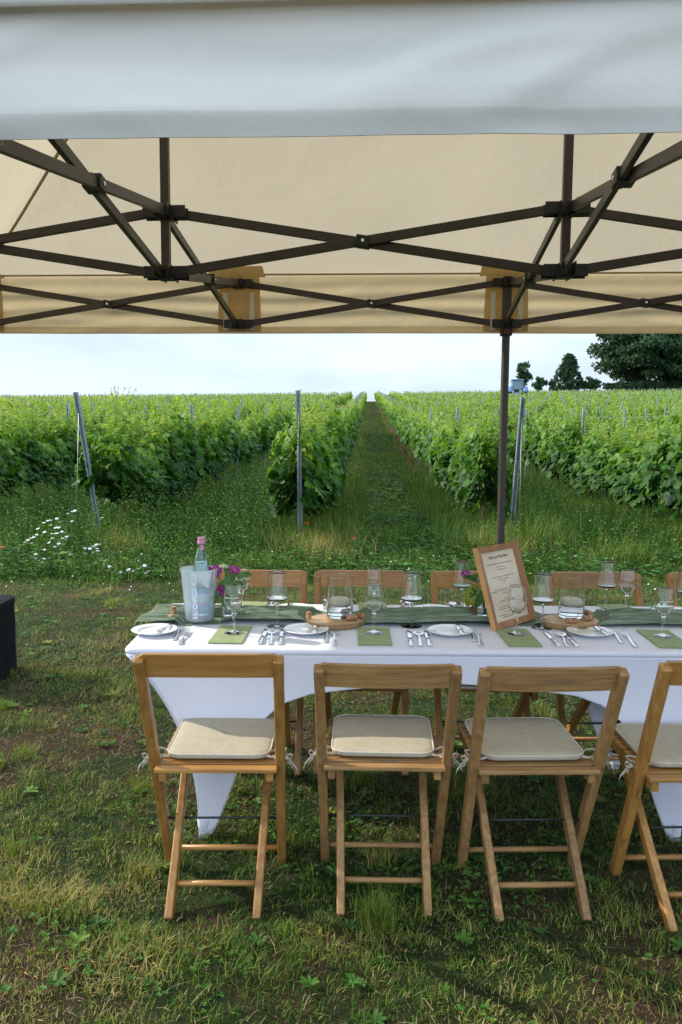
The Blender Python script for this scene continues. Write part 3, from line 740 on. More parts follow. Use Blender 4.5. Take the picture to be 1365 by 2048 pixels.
for i, (pr, x, y, rz, lab, lab2) in enumerate(FC):
    put(pr, (x, y, float(gz(x, y)) - .004), rz, lab, gF)
    o = put(cu0, Vector((x, y, .4572 + float(gz(x, y)))) + Matrix.Rotation(rz, 3, 'Z') @ Vector((.0, .155, 0)), rz + random.uniform(-.03, .03), lab2, 'seat cushions on the near chairs')
BC = [(-.385, 3.64, 'far side folding chair behind the flower vase and the bottle'), (.098, 3.645, 'far side folding chair behind the first candle glass'),
      (.655, 3.65, 'far side folding chair half hidden behind the menu frame'), (1.215, 3.64, 'far side folding chair behind the second candle glass'), (1.80, 3.66, 'far side folding chair cut off by the right edge')]
for i, (x, y, lab) in enumerate(BC):
    put(c_new, (x, y, float(gz(x, y)) - .004), PI + random.uniform(-.03, .03), lab, gB)

# ------------------------------------------------------------------ tableware
def napkin():
    mb = MB(); G = []
    for i in range(15):
        v = i / 14
        G.append([((j / 8 - .5) * .126, (v - .5) * .262, .0045 + .0012 * mnoise.noise(Vector((j * .6, v * 7, 3)))) for j in range(9)])
    mb.grid(G); 
    mb.box((0, 0, .0018), (.125, .260, .0034)); mb.box((.0006, .001, .0042), (.123, .258, .0012))
    o = mb.build('napkin', 'napkin', bevel=.0006); return o
nk0 = napkin(); tag(nk0, 'x', 'napkin'); n_used = []
def put1(o, loc, rz, label, group, lst):
    if lst: o = o.copy(); COL.objects.link(o)
    lst.append(1); o.location = loc; o.rotation_euler = (0, 0, rz); o['label'] = label; o['group'] = group; return o
def mid4(*p):
    q = [pix(a, b, ZS) for a, b in p]; return sum(q, Vector()) / len(q)
for near, far, lab in (((449, 1289), (474, 1253), 'folded green napkin slanting right under the goblet beside the bucket'), ((751, 1292), (747, 1257), 'folded green napkin lying straight under the near goblet in the middle'),
                       ((1052, 1294), (1022, 1260), 'folded green napkin under the goblet in front of the menu frame'), ((1352, 1296), (1306, 1263), 'folded green napkin cut off by the right edge of the near side')):
    A_, B_ = pix(*near, ZS), pix(*far, ZS); d = B_ - A_; m_ = (A_ + B_) / 2
    put1(nk0, (m_.x, m_.y, ZS + .0004), math.atan2(-d.x, d.y), lab, 'green napkins on the near side', n_used)
for (x, y), rz, lab in (((-.405, 3.50), -.12, 'folded green napkin on the far side behind the flowers'), ((.145, 3.50), 0, 'folded green napkin on the far side behind the near middle goblet'),
                        ((1.245, 3.49), .1, 'folded green napkin on the far side under the rear right goblet'), ((.70, 3.50), 0, 'folded green napkin on the far side behind the menu frame')):
    put1(nk0, (x, y, ZS + .0004), rz, lab, 'green napkins on the far side', n_used)
# plates
mb = MB(); mb.lathe([(0, .0035), (.05, .0035), (.058, .005), (.066, .0105), (.086, .0150), (.0885, .0160), (.0882, .0175), (.085, .0178), (.064, .0135), (.056, .0085), (.048, .0070), (0, .0070)], 64)
mb.lathe([(.044, .0), (.047, .0), (.050, .0036), (.041, .0036)], 48)
pl0 = mb.build('side_plate', 'plate'); tag(pl0, 'x', 'plate'); p_used = []
plates = []
for (px, py), lab, gr in (((310, 1262), 'white side plate at the left end of the near side', 'near'), ((613, 1261), 'white side plate between the left forks and spoon, near side', 'near'), ((901, 1263.5), 'white side plate left of the menu frame on the near side', 'near'),
                          ((1180, 1265), 'white side plate in front of the second wood slice', 'near'), ((588, 1219), 'white side plate on the far side left of the first candle', 'far'),
                          ((868, 1221), 'white side plate on the far side left of the brown card', 'far'), ((1348, 1226), 'white side plate on the far side at the right edge', 'far')):
    q = pix(px, py, ZS + .008); plates.append(q); put1(pl0, (q.x, q.y, ZS + .0002), 0, lab, 'white side plates on the %s side' % gr, p_used)
# cutlery (local +Y from handle end to tip)
def cut_fork(Lh=.198):
    t = thing('fork', 'x', 'fork'); k = Lh / .198
    mb = MB(); mb.ribbon([(0, 0, .002, .0085, .003), (.006 * k, 0, .0012, .0105, .0034), (.03 * k, 0, .001, .0085, .0032), (.07 * k, 0, .0015, .0055, .003), (.105 * k, 0, .006, .0032, .003), (.122 * k, 0, .009, .0034, .003), (.132 * k, 0, .009, .008, .0022), (.142 * k, 0, .0072, .0115, .0018), (.152 * k, 0, .006, .012, .0016)])
    mb.build('handle', 'steel', t)
    for q in (-.0102, -.0034, .0034, .0102):
        mb = MB(); mb.ribbon([(.150 * k, q, .0062, .0021, .0016), (.17 * k, q, .0052, .0019, .0016), (.188 * k, q * 1.02, .007, .0016, .0015), (.198 * k, q * 1.02, .010, .0008, .001)]); mb.build('tine', 'steel', t)
    return t
def cut_knife(Lh=.225):
    t = thing('table_knife', 'x', 'knife'); k = Lh / .225
    mb = MB(); mb.ribbon([(0, 0, .0002, .0085, .0075), (.004 * k, 0, .0, .0100, .009), (.03 * k, 0, .0, .0095, .0085), (.07 * k, 0, .0005, .0075, .0075), (.095 * k, 0, .001, .0070, .007), (.100 * k, 0, .0015, .0060, .004)]); mb.build('handle', 'steel', t)
    mb = MB(); mb.ribbon([(.098 * k, 0, .002, .0058, .002), (.12 * k, .001, .002, .0095, .0018), (.17 * k, .001, .002, .0105, .0016), (.205 * k, 0, .002, .0090, .0014), (.220 * k, -.003, .002, .0045, .0012), (.225 * k, -.005, .002, .0012, .001)]); mb.build('blade', 'steel', t)
    return t
def cut_spoon():
    t = thing('spoon', 'x', 'spoon')
    mb = MB(); mb.ribbon([(0, 0, .002, .0085, .003), (.006, 0, .0012, .0105, .0034), (.03, 0, .001, .0085, .0032), (.07, 0, .0015, .0055, .003), (.11, 0, .007, .0032, .003), (.13, 0, .0095, .0036, .003), (.138, 0, .0085, .006, .002)]); mb.build('handle', 'steel', t)
    mb = MB(); G = []
    for i in range(9):
        r = i / 8; G.append([(.0205 * r * math.cos(2 * PI * j / 28), .163 + .031 * r * math.sin(2 * PI * j / 28) * (1 - .08 * math.sin(2 * PI * j / 28)), .0012 + .0085 * r ** 2.2) for j in range(28)])
    mb.grid(G, wrap=True); mb.build('bowl', 'steel', t, solid=.0012)
    return t
fk0, kn0, sp0 = cut_fork(), cut_knife(), cut_spoon(); bk0 = cut_knife(.16); bk0.name = 'butter_knife'
def lay(proto, a, b, z, label, group, dz=0.0):
    A_, B_ = pix(*a, z), pix(*b, z); d = B_ - A_
    return put(proto, (A_.x, A_.y, z + .0006 + dz), math.atan2(-d.x, d.y), label, group)
pw = ['at the left end', 'beside the first wood slice', 'left of the menu frame', 'right of the second near plate']
where = ['right of the leftmost near plate', 'right of the second near plate', 'right of the third near plate', 'right of the fourth near plate']
FK = [((349, 1281), (368, 1247), (361, 1290), (381, 1250)), ((651, 1286), (660, 1250), (668, 1292), (671, 1250)), ((950, 1284), (937, 1249), (964, 1293), (948, 1252)), ((1245, 1287), (1215, 1255), (1273, 1295), (1233, 1254))]
for w_, (a, b, c, d) in zip(where, FK):
    lay(fk0, a, b, ZS, 'silver fork lying left in the pair ' + w_, 'forks on the near side'); lay(fk0, c, d, ZS, 'silver fork lying right in the pair ' + w_, 'forks on the near side', .0005)
KN = [((520, 1289), (534, 1257), (541, 1290), (548, 1252), (560, 1290), (566, 1257), 'left of the second near plate'), ((823, 1293), (817, 1259), (842, 1293), (834, 1252), (860, 1293), (851, 1260), 'left of the third near plate'),
      ((1118, 1294), (1089, 1263), (1137, 1295), (1112, 1256), (1155, 1295), (1126, 1263), 'left of the fourth near plate')]
for a, b, c, d, e, f, w_ in KN:
    lay(kn0, a, b, ZS, 'silver knife outermost ' + w_, 'knives on the near side'); lay(sp0, c, d, ZS, 'silver spoon between two knives ' + w_, 'spoons on the near side'); lay(kn0, e, f, ZS, 'silver knife nearest the plate, ' + w_, 'knives on the near side')
for (a, b, w_) in (((315, 1268), (342, 1251), 'the leftmost near plate'), ((630, 1268), (628, 1248), 'the second near plate'), ((926, 1271), (915, 1251), 'the third near plate'), ((1215, 1272), (1194, 1256), 'the fourth near plate'),
                   ((576, 1219), (580, 1208), 'the far plate left of the first candle'), ((847, 1227), (843, 1211), 'the far plate left of the brown card')):
    lay(bk0, a, b, ZS + .0155, 'small butter knife resting on ' + w_, 'butter knives on the plates')
for (a, b, pr, lab) in (((650, 1219), (650, 1206), kn0, 'silver knife on the far side behind the first candle glass'), ((807, 1223), (805, 1209), kn0, 'silver knife on the far side left of the middle wine glass'), ((820, 1224), (819, 1210), sp0, 'silver spoon on the far side beside the middle wine glass stem'),
                        ((539, 1222), (552, 1210), fk0, 'silver fork on the far side right of the flower vase'), ((528, 1221), (544, 1209), fk0, 'second silver fork on the far side near the left wine glass'), ((908, 1228), (893, 1208), kn0, 'silver knife on the far side right of the far plate'),
                        ((918, 1227), (906, 1211), sp0, 'silver spoon on the far side beside the rear wine glass'), ((937, 1226), (926, 1209), fk0, 'silver fork on the far side near the brown card'), ((1300, 1224), (1312, 1212), kn0, 'silver knife on the far side near the right edge'), ((1322, 1226), (1330, 1213), fk0, 'silver fork on the far side near the right edge')):
    lay(pr, a, b, ZS, lab, 'cutlery on the far side')
# glasses
def goblet():
    t = thing('goblet', 'x', 'glass')
    w = .0011
    outer = [(0, .0012), (.030, .0006), (.0355, .0012), (.0362, .0026), (.030, .0042), (.014, .0075), (.0062, .013), (.0048, .022), (.0046, .042), (.0052, .060), (.0068, .073), (.010, .081), (.020, .0895), (.029, .101), (.0345, .117), (.0362, .133), (.0352, .150), (.0318, .172), (.0285, .190)]
    inner = [(.0278, .1903), (.0310, .172), (.0342, .150), (.0351, .133), (.0334, .117), (.0278, .1025), (.0185, .0915), (.008, .086), (0, .0848)]
    mb = MB(); mb.lathe(crs(outer) + crs(inner), 48, sup=False); g = mb.build('goblet_body', 'glass', t)
    return t
def winegl():
    t = thing('wine_glass', 'x', 'glass')
    outer = [(0, .0012), (.036, .0006), (.0408, .0012), (.041, .0024), (.030, .0036), (.012, .0055), (.0052, .0095), (.0040, .02), (.0036, .06), (.0038, .090), (.0055, .099), (.012, .1035), (.032, .1075), (.0415, .1125), (.0440, .1190), (.0430, .130), (.0375, .175), (.0325, .222)]
    inner = [(.0318, .2223), (.0367, .175), (.0420, .130), (.0429, .1195), (.0404, .1145), (.031, .1105), (.012, .1075), (0, .1055)]
    mb = MB(); mb.lathe(crs(outer) + crs(inner), 48, sup=False); mb.build('glass_body', 'glass', t)
    return t
def text_mesh(body, size, mat, name, parent, mapf, bold=0.0):
    cu = bpy.data.curves.new('lettering', 'FONT'); cu.body = body; cu.size = size; cu.align_x = 'CENTER'; cu.align_y = 'CENTER'; cu.resolution_u = 3; cu.offset = bold
    o = bpy.data.objects.new('lettering', cu); COL.objects.link(o); dg = bpy.context.evaluated_depsgraph_get(); dg.update()
    me = bpy.data.meshes.new_from_object(o.evaluated_get(dg)); bpy.data.objects.remove(o); bpy.data.curves.remove(cu)
    for v in me.vertices: v.co = Vector(mapf(v.co.x, v.co.y))
    me.materials.clear(); me.materials.append(MT[mat]); me.name = name
    ob = bpy.data.objects.new(name, me); COL.objects.link(ob); ob.parent = parent; return ob
gb0 = goblet(); wg0 = winegl()
def glass_text(t):
    def mp_(x, y):
        z = .143 + y; R = .0366; a = -PI / 2 + x / R; return (R * math.cos(a), R * math.sin(a), z)
    text_mesh('BAD\u25cfHARZBURGER' if False else 'BAD HARZBURGER', .0068, 'white_print', 'glass_print', t, mp_, .0001)
glass_text(gb0)
GZ = ZS + .0056
for (px, py), z, rz, lab in (((468, 1266), GZ, -.1, 'small goblet on the slanting green napkin beside the bucket'), ((748, 1266), GZ, 2.2, 'small goblet on the near middle napkin, in front of another goblet'),
                         ((1033, 1268), GZ, 2.6, 'small goblet on the napkin in front of the menu frame'), ((1326, 1273), GZ, 0, 'small goblet with white print near the right edge'),
                         ((484, 1221), GZ, 2, 'small goblet on the far side behind the flowers'), ((748, 1223), GZ, 3.3, 'small goblet on the far middle napkin, behind the near one'), ((1253, 1226), GZ, 3.3, 'small goblet on the far napkin at the right'), ((374, 1213), ZS + .0003, 2, 'small goblet on the far side behind the water bottle')):
    q = pix(px, py, z); put(gb0, (q.x, q.y, z + .0002), rz, lab, 'small goblets')
for (px, py), lab in (((555, 1253), 'tall wine glass right of the bucket, near side'), ((823, 1253), 'tall wine glass in the middle of the near side'), ((1085, 1256), 'tall wine glass in front of the right edge of the menu frame'),
                      ((923, 1222), 'tall wine glass on the far side behind the second bouquet'), ((1212, 1222), 'tall wine glass on the far side right of the second candle'), ((1372, 1236), 'tall wine glass cut off by the right edge')):
    z = ZS + (.013 if px in (555, 823, 1085) else .0003); q = pix(px, py, ZS); put(wg0, (q.x, q.y, z if 0 else ZS + .0004), 0, lab, 'tall wine glasses')
# wood slices, candle glasses, corks
def wslice(label, loc, sx, sy, rz):
    t = thing('wood_slice', label, 'wood slice', loc, rz, 'wood slices under the candle glasses')
    n = 48; R = [1 + .06 * mnoise.noise(Vector((math.cos(2 * PI * k / n) * 1.2, math.sin(2 * PI * k / n) * 1.2, rz + loc[0]))) + (-.05 if k in (36,) else 0) for k in range(n)]
    mb = MB(); mb.grid([[(sx * f * R[k] * math.cos(2 * PI * k / n), sy * f * R[k] * math.sin(2 * PI * k / n), z) for k in range(n)] for f, z in ((.965, 0), (1, .004), (1, .019), (.985, .0225))], wrap=True); mb.build('bark_edge', 'slice_bark', t)
    mb = MB(); mb.grid([[(sx * f * R[k] * math.cos(2 * PI * k / n), sy * f * R[k] * math.sin(2 * PI * k / n), .0226) for k in range(n)] for f in (.986, .6, .3, .001)], wrap=True, smooth=False); mb.build('cut_face', RINGS, t)
    return t
def ringmat():
    m, N, L = new_mat('growth_rings'); o = N.new('ShaderNodeOutputMaterial'); p = N.new('ShaderNodeBsdfPrincipled'); p.inputs['Roughness'].default_value = .6
    tc = N.new('ShaderNodeTexCoord'); w = N.new('ShaderNodeTexWave'); w.wave_type = 'RINGS'; w.rings_direction = 'Z'; w.inputs['Scale'].default_value = 28; w.inputs['Distortion'].default_value = 2.5; w.inputs['Detail'].default_value = 3
    L.new(tc.outputs['Object'], w.inputs[0]); r = N.new('ShaderNodeValToRGB'); r.color_ramp.elements[0].color = (.44, .27, .13, 1); r.color_ramp.elements[1].color = (.60, .41, .22, 1)
    L.new(w.outputs[0], r.inputs[0]); L.new(r.outputs[0], p.inputs['Base Color']); L.new(p.outputs[0], o.inputs[0]); return m
RINGS = ringmat()
def candle(label, loc):
    t = thing('candle_glass', label, 'candle holder', loc, 0, 'cylinder glasses with floating candles')
    mb = MB(); mb.lathe([(0, 0), (.0500, 0), (.0532, .003), (.0535, .008), (.0535, .168), (.0530, .170), (.0515, .170), (.0510, .168), (.0508, .012), (.047, .0085), (0, .0075)], 56); mb.build('glass_cylinder', 'glass', t)
    mb = MB(); mb.lathe([(0, .0082), (.0468, .0092), (.0504, .0125), (.0505, .0560), (0, .0560)], 48); mb.build('water', 'water', t)
    mb = MB(); mb.lathe([(0, .0468), (.040, .0472), (.0465, .054), (.048, .064), (.046, .072), (.036, .0775), (.010, .0785), (0, .0765)], 44); c = mb.build('floating_candle', 'wax', t)
    mb = MB(); mb.tube([(0, 0, .0765), (.0012, 0, .083), (.0005, .001, .0885)], .0011, 6); mb.build('wick', 'wick', c)
    return t
ZW = ZS + .0245
q = pix(673, 1240, ZS + .02); wslice('round wood slice with a bark edge under the left candle glass', (q.x, q.y, ZS + .0015), .120, .100, .3)
q = pix(680, 1233, ZW); candle('glass cylinder with a floating ivory candle on the left wood slice', (q.x, q.y, ZW + .0002))
q = pix(1139, 1241, ZS + .02); wslice('round wood slice under the right candle glass beside the menu', (q.x, q.y, ZS + .0015), .098, .118, 1.65)
q = pix(1142, 1233, ZW); candle('glass cylinder with a floating ivory candle on the right wood slice', (q.x, q.y, ZW + .0002))
def corkmesh():
    mb = MB(); mb.lathe([(0, -.022), (.0100, -.022), (.0112, -.020), (.0106, 0), (.0112, .020), (.0100, .022), (0, .022)], 20); o = mb.build('wine_cork', 'cork'); tag(o, 'x', 'cork'); return o
ck0 = corkmesh(); ck_u = []
def cork(px, py, z, rz, lab, up=False):
    q = pix(px, py, z + .011); o = put1(ck0, (q.x, q.y, z + (.0225 if up else .0115)), 0, lab, 'wine corks', ck_u)
    o.rotation_euler = (0, 0, 0) if up else (PI / 2, 0, rz)
cork(704, 1236, ZW, PI / 2 + .2, 'cork lying in front of the left candle glass on its slice'); cork(722, 1231, ZW, .5, 'cork lying on the right edge of the left wood slice'); cork(692, 1221, ZW, 1.2, 'cork seen through the left candle glass, behind it')
cork(1143, 1241, ZW, PI / 2, 'cork lying in front of the right candle glass'); cork(1176, 1236, ZW, PI / 2 + .3, 'cork lying at the right edge of the right wood slice'); cork(1177, 1226, ZW, .2, 'cork lying behind another at the right of the right slice')
cork(348, 1229, ZS + .016, .2, 'cork standing on the runner left of the bucket', True); cork(339, 1234, ZS + .014, 1.1, 'cork lying on the runner left of the bucket'); cork(618, 1240, ZS + .010, .1, 'cork beside the left end of the left wood slice', True)

# ------------------------------------------------------------------ wine cooler with bottle
q = pix(400, 1241, ZS + .01); BXY = (q.x, q.y)
bk = thing('wine_cooler', 'frosted pale blue wine cooler with white lettering near the left end', 'wine cooler', (q.x, q.y, ZS + .014))
r0, r1, hh = .0565, .0745, .212
mb = MB(); mb.lathe([(0, 0), (r0 - .004, 0), (r0, .004), (r1 - .001, hh - .006), (r1 + .0012, hh - .004), (r1 + .0012, hh), (r1 - .0015, hh + .001), (r1 - .003, hh - .004), (r0 - .0028, .006), (0, .004)], 64); mb.build('cooler_body', 'frost', bk)
def mp_b(x, y):
    z = .108 + x; R = r0 + (r1 - r0) * z / hh + .0006; a = math.radians(-97) - y / R; return (R * math.cos(a), R * math.sin(a), z)
def bucket_text(body, x0, size, w):
    def f(x, y): return mp_b(x0 + x * w, y)
    return text_mesh(body, size, 'white_print', 'lettering', bk, f, .0004)
bucket_text('BAD', -.0745, .0290, .66); bucket_text('HARZBURGER', .034, .0290, .68)
mb = MB(); G = [[mp_b(-.0415 + .0105 * f * math.cos(2 * PI * k / 24), .0105 * f * math.sin(2 * PI * k / 24)) for k in range(24)] for f in (1, .55)]; mb.grid(G, wrap=True); mb.build('round_emblem', 'white_print', bk)
bt = thing('water_bottle', 'clear blue-tinted water bottle with a pink cap standing in the cooler', 'bottle', (BXY[0] + .004, BXY[1] + .004, ZS + .0195))
bt.rotation_euler = (-.02, .015, 0)
mb = MB()
op = [(0, .004), (.030, 0), (.0365, .004), (.0375, .012), (.0375, .150), (.0360, .168), (.0330, .205), (.0265, .245), (.0185, .275), (.0145, .290), (.0138, .310)]
mb.lathe(op[:4] + crs(op[4:]) + crs([(.0115, .310), (.0122, .290), (.0160, .275), (.0240, .245), (.0305, .205), (.0335, .168), (.0348, .150)]) + [(.0348, .014), (0, .009)], 48); mb.v = [(x, y, z * 1.0) for x, y, z in mb.v]; mb.build('bottle_glass', 'bottle', bt)
mb = MB(); mb.lathe([(0, .0095), (.0344, .0145), (.0344, .150), (.0331, .168), (.0302, .205), (.0255, .232), (0, .232)], 40); mb.build('water', 'water', bt)
for z0, z1, mt in ((.045, .058, 'label_blue'), (.058, .070, 'pink'), (.070, .105, 'label_white'), (.105, .125, 'label_blue')):
    mb = MB(); mb.lathe([(.0379, z0), (.0379, z1)], 40); mb.build('label', mt, bt)
mb = MB(); mb.lathe([(0, .333), (.0145, .333), (.0162, .331), (.0162, .322), (.0152, .320), (.0152, .317), (.0166, .315), (.0166, .307), (.0150, .306)], 30); mb.build('cap', 'pink', bt)
mb = MB(); mb.grid([[(.0172 * math.sin(a), -.0172 * math.cos(a), z) for a in (-.1, .2, .5, .8)] for z in (.303, .292, .283)]); mb.build('cap_tab', 'pink', bt)

# ------------------------------------------------------------------ bouquets
def leafshape(mb, p, d, n, L_, w, bend=.25):
    p, d, n = Vector(p), Vector(d).normalized(), Vector(n); x = d.cross(n).normalized(); n = x.cross(d).normalized(); G = []
    for i in range(7):
        v = i / 6; ww = w * math.sin(PI * min(1, v * .93 + .05)) ** .8; c = p + d * L_ * v - n * bend * L_ * v * v
        G.append([c - x * ww + n * ww * .35, c, c + x * ww + n * ww * .35])
    mb.grid(G)
def mallow(parent, c, nrm, R=.020):
    c, nrm = Vector(c), Vector(nrm).normalized(); x = nrm.orthogonal().normalized(); y = nrm.cross(x); mb = MB()
    for k in range(5):
        a0 = 2 * PI * k / 5; G = []
        for i in range(6):
            r = R * (.12 + .88 * i / 5); wd = .62 * math.sin(PI * (.15 + .62 * i / 5)) / 1.0
            G.append([c + (x * math.cos(a0 + wd * t) + y * math.sin(a0 + wd * t)) * r * (1 - .1 * (t == 0) * (i == 5)) + nrm * (r * .35 + .002 * abs(t)) for t in (-1, -.5, 0, .5, 1)])
        mb.grid(G)
    mb.build('purple_flower', 'purple', parent)
    mb = MB(); mb.tube([c, c + nrm * .010], .0018, 6); mb.build('stamen', 'umbel', parent)
def umbel(parent, c, R, n=60, mat='umbel', up=(0, 0, 1)):
    mb = MB(); c = Vector(c)
    for k in range(n):
        a = random.uniform(0, 2 * PI); r = R * math.sqrt(random.random()); p = c + Vector((r * math.cos(a), r * math.sin(a), R * .45 * (1 - (r / R) ** 2) + random.uniform(-.002, .002)))
        s = random.uniform(.0020, .0034); mb.lathe([(0, -s), (s, 0), (0, s)], 5, p, smooth=False)
    for k in range(12):
        a = 2 * PI * k / 12; mb.tube([c - Vector((0, 0, R * .9)), c + Vector((R * .7 * math.cos(a), R * .7 * math.sin(a), R * .2))], .0006, 4, caps=False)
    mb.build('flower_cluster', mat, parent)
def posy_vase(label, loc):
    t = thing('bud_vase', label, 'vase', loc, 0, 'small glass bud vases')
    mb = MB(); mb.lathe([(0, 0), (.022, 0), (.026, .004), (.028, .02), (.024, .045), (.014, .062), (.012, .075), (.015, .085), (.0138, .085), (.0108, .075), (.0125, .062), (.0222, .045), (.0262, .02), (.024, .006), (0, .005)], 32); mb.build('vase_glass', 'glass', t)
    mb = MB(); mb.lathe([(0, .0055), (.0236, .0068), (.0258, .02), (.0230, .040), (0, .040)], 28); mb.build('water', 'water', t)
v1 = pix(458, 1236, ZS + .01); v2 = pix(966, 1236, ZS + .01); vz = ZS + .016
posy_vase('small bud vase behind the leftmost goblet', (v1.x, v1.y, vz)); posy_vase('small bud vase left of the menu frame', (v2.x, v2.y, vz))
bq = thing('bouquet', 'posy of purple mallows and white umbels beside the bucket', 'bouquet', (v1.x, v1.y, vz + .012))
def stems(par, tops, k=.010):
    mb = MB()
    for tpt in tops:
        a = Vector((random.uniform(-.008, .008), random.uniform(-.008, .008), 0)); b = Vector((random.uniform(-.006, .006), random.uniform(-.006, .006), .070)); c = Vector(tpt)
        pts = [a, (a + b) / 2, b, b.lerp(c, .5) + Vector((0, 0, .01)), c]; mb.tube(pts, .0014, 5)
    mb.build('stems', 'stem', par)
tops = [(-.036, -.02, .158), (.018, -.01, .160), (-.028, -.02, .085), (-.014, 0, .180), (.050, .0, .125), (-.04, -.015, .12), (.046, -.01, .152), (-.03, 0, .10)]
stems(bq, tops)
mallow(bq, tops[0], (-.15, -1, .35), .024); mallow(bq, tops[1], (.4, -.7, .6), .018); mallow(bq, tops[2], (.1, -1, -.2), .018); mallow(bq, (-.022, -.02, .10), (.4, -1, .2), .012)
umbel(bq, (-.014, 0, .172), .016, 90); umbel(bq, (.046, .0, .128), .022, 140); umbel(bq, (-.043, -.03, .125), .012, 50); umbel(bq, (.04, .01, .10), .016, 60)
for (p, d, n, L_, w) in (((-.035, -.03, .10), (-1, -.2, -.05), (0, 0, 1), .050, .011), ((-.04, -.03, .10), (-.45, -.1, .9), (-.5, -1, 0), .042, .009), ((-.03, -.035, .09), (-.2, -.3, -1), (0, -1, 0), .048, .011), ((.03, 0, .14), (1, 0, .25), (0, -.6, .8), .042, .013),
                           ((.0, -.02, .145), (.2, -.4, -1), (0, -1, .1), .055, .016), ((.01, -.02, .12), (.3, -.2, -1), (0, -1, .1), .055, .015), ((-.01, -.02, .13), (-.2, -.1, -1), (0, -1, 0), .05, .014), ((.01, 0, .10), (.8, 0, .4), (0, -1, .3), .05, .014), ((0, 0, .13), (.1, .1, 1), (0, -1, 0), .05, .014), ((-.01, -.01, .075), (.1, -.6, -1), (0, -1, .3), .05, .015), ((.02, -.01, .15), (.9, -.1, -.3), (0, -1, .3), .04, .012), ((.0, -.015, .16), (.5, -.1, -.9), (0, -1, .3), .04, .013)):
    mb = MB(); leafshape(mb, p, d, n, L_, w); mb.build('leaf', 'leaf', bq)
bq.scale = (1.36, 1.3, 1.14)
bq2 = thing('bouquet', 'posy of lime flowers and pale umbels leaning on the menu frame', 'bouquet', (v2.x, v2.y, vz + .012))
tops = [(-.062, -.01, .125), (-.005, -.02, .142), (-.04, -.02, .09), (-.05, 0, .07), (.0, -.02, .105), (-.02, -.01, .16)]
stems(bq2, tops)
mallow(bq2, (-.062, -.01, .150), (-.3, -.5, .9), .017)
umbel(bq2, (-.004, -.02, .135), .024, 170); umbel(bq2, (-.022, -.01, .125), .014, 60)
for p in ((-.045, -.02, .085), (-.052, -.01, .055), (-.03, -.02, .045), (-.06, -.01, .075), (-.035, -.02, .105), (-.05, 0, .04)): umbel(bq2, p, .017, 34, 'lime')
for (p, d, n, L_, w) in (((-.02, -.02, .125), (-1, -.1, .55), (-.3, -.5, .8), .055, .015), ((.0, -.03, .12), (.1, -.2, -1), (0, -1, .1), .06, .014), ((-.01, -.03, .09), (-.3, -.2, -1), (0, -1, .1), .06, .014), ((.01, -.03, .085), (.15, -.1, -1), (0, -1, .1), .06, .013), ((-.03, -.02, .11), (-.3, 0, -1), (0, -1, .1), .05, .013), ((.0, -.02, .14), (-.8, -.1, .3), (0, -.6, 1), .045, .012)):
    mb = MB(); leafshape(mb, p, d, n, L_, w); mb.build('leaf', 'leaf', bq2)
bq2.scale = (1.25, 1.25, 1.12)
# brown folded card
q = pix(948, 1233, ZS); mb = MB()
mb.add([(-.030, 0, 0), (.022, 0, 0), (.016, .014, .052), (-.030, 0, .002)], [(0, 1, 2, 3)]); mb.add([(.022, 0.001, 0), (.034, .03, 0), (.016, .015, .052)], [(0, 1, 2)])
o = mb.build('place_card', 'tag', solid=.0012); o.location = (q.x, q.y, ZS + .018); tag(o, 'brown folded card standing on the runner beside the second posy', 'card')

# ------------------------------------------------------------------ menu frame
BL = pix(993, 1261, ZS + .004); BR = Vector((.815, 3.300, ZS + .016)); ed = (BR - BL); FWd = ed.length; ex = ed.normalized(); nrm0 = Vector((ex.y, -ex.x, 0))   # faces the camera
lean = math.atan2(.100, .318); FH = .334; eu = (Vector((0, 0, 1)) * math.cos(lean) - nrm0 * math.sin(lean)).normalized(); en = ex.cross(eu).normalized()
mf = bpy.data.objects.new('menu_frame', None); COL.objects.link(mf); tag(mf, 'wooden picture frame holding the parchment menu, propped up on the table', 'picture frame')
mf.matrix_world = Matrix(((ex.x, -en.x * -1 if 0 else en.x * -1, eu.x, BL.x), (ex.y, -en.y, eu.y, BL.y), (ex.z, -en.z, eu.z, BL.z), (0, 0, 0, 1)))
# local: x across, z up, -y towards the viewer side (en)
fw_, fd = .026, .020
for (a, b, c, d) in (((0, 0), (FWd, 0), (FWd - fw_, fw_), (fw_, fw_)), ((FWd, 0), (FWd, FH), (FWd - fw_, FH - fw_), (FWd - fw_, fw_)), ((FWd, FH), (0, FH), (fw_, FH - fw_), (FWd - fw_, FH - fw_)), ((0, FH), (0, 0), (fw_, fw_), (fw_, FH - fw_))):
    mb = MB(); vs = [(x, 0, z) for x, z in (a, b)] + [(x, .006, z) for x, z in (c, d)] + [(x, fd, z) for x, z in (a, b, c, d)]
    mb.add(vs, [(0, 1, 2, 3), (4, 5, 1, 0), (6, 7, 3, 2), (7, 6, 5, 4)]); mb.build('moulding', 'picture_wood', mf)
mb = MB(); mb.box((FWd / 2, .012, FH / 2), (FWd - 2 * fw_ + .002, .003, FH - 2 * fw_ + .002)); mb.build('menu_sheet', 'paper', mf)
mb = MB(); mb.box((-.0012, fd / 2, FH / 2), (.0022, fd + .002, FH + .002)); mb.build('frame_edge', 'picture_edge', mf)
mb = MB(); mb.box((FWd + .0012, fd / 2, FH / 2), (.0022, fd + .002, FH + .002)); mb.build('frame_edge', 'picture_edge', mf)
mb = MB(); mb.bar((FWd / 2, fd + .004, FH * .7), (FWd / 2, .118, .002), .03, .003, (0, 1, 0)); mb.build('easel_strut', 'picture_wood', mf)
text_mesh('Dinner and Wine Men\u00fc', .0130, 'ink', 'menu_title', mf, lambda x, y: (FWd / 2 + x, .0098, FH - .048 + y), .0002)
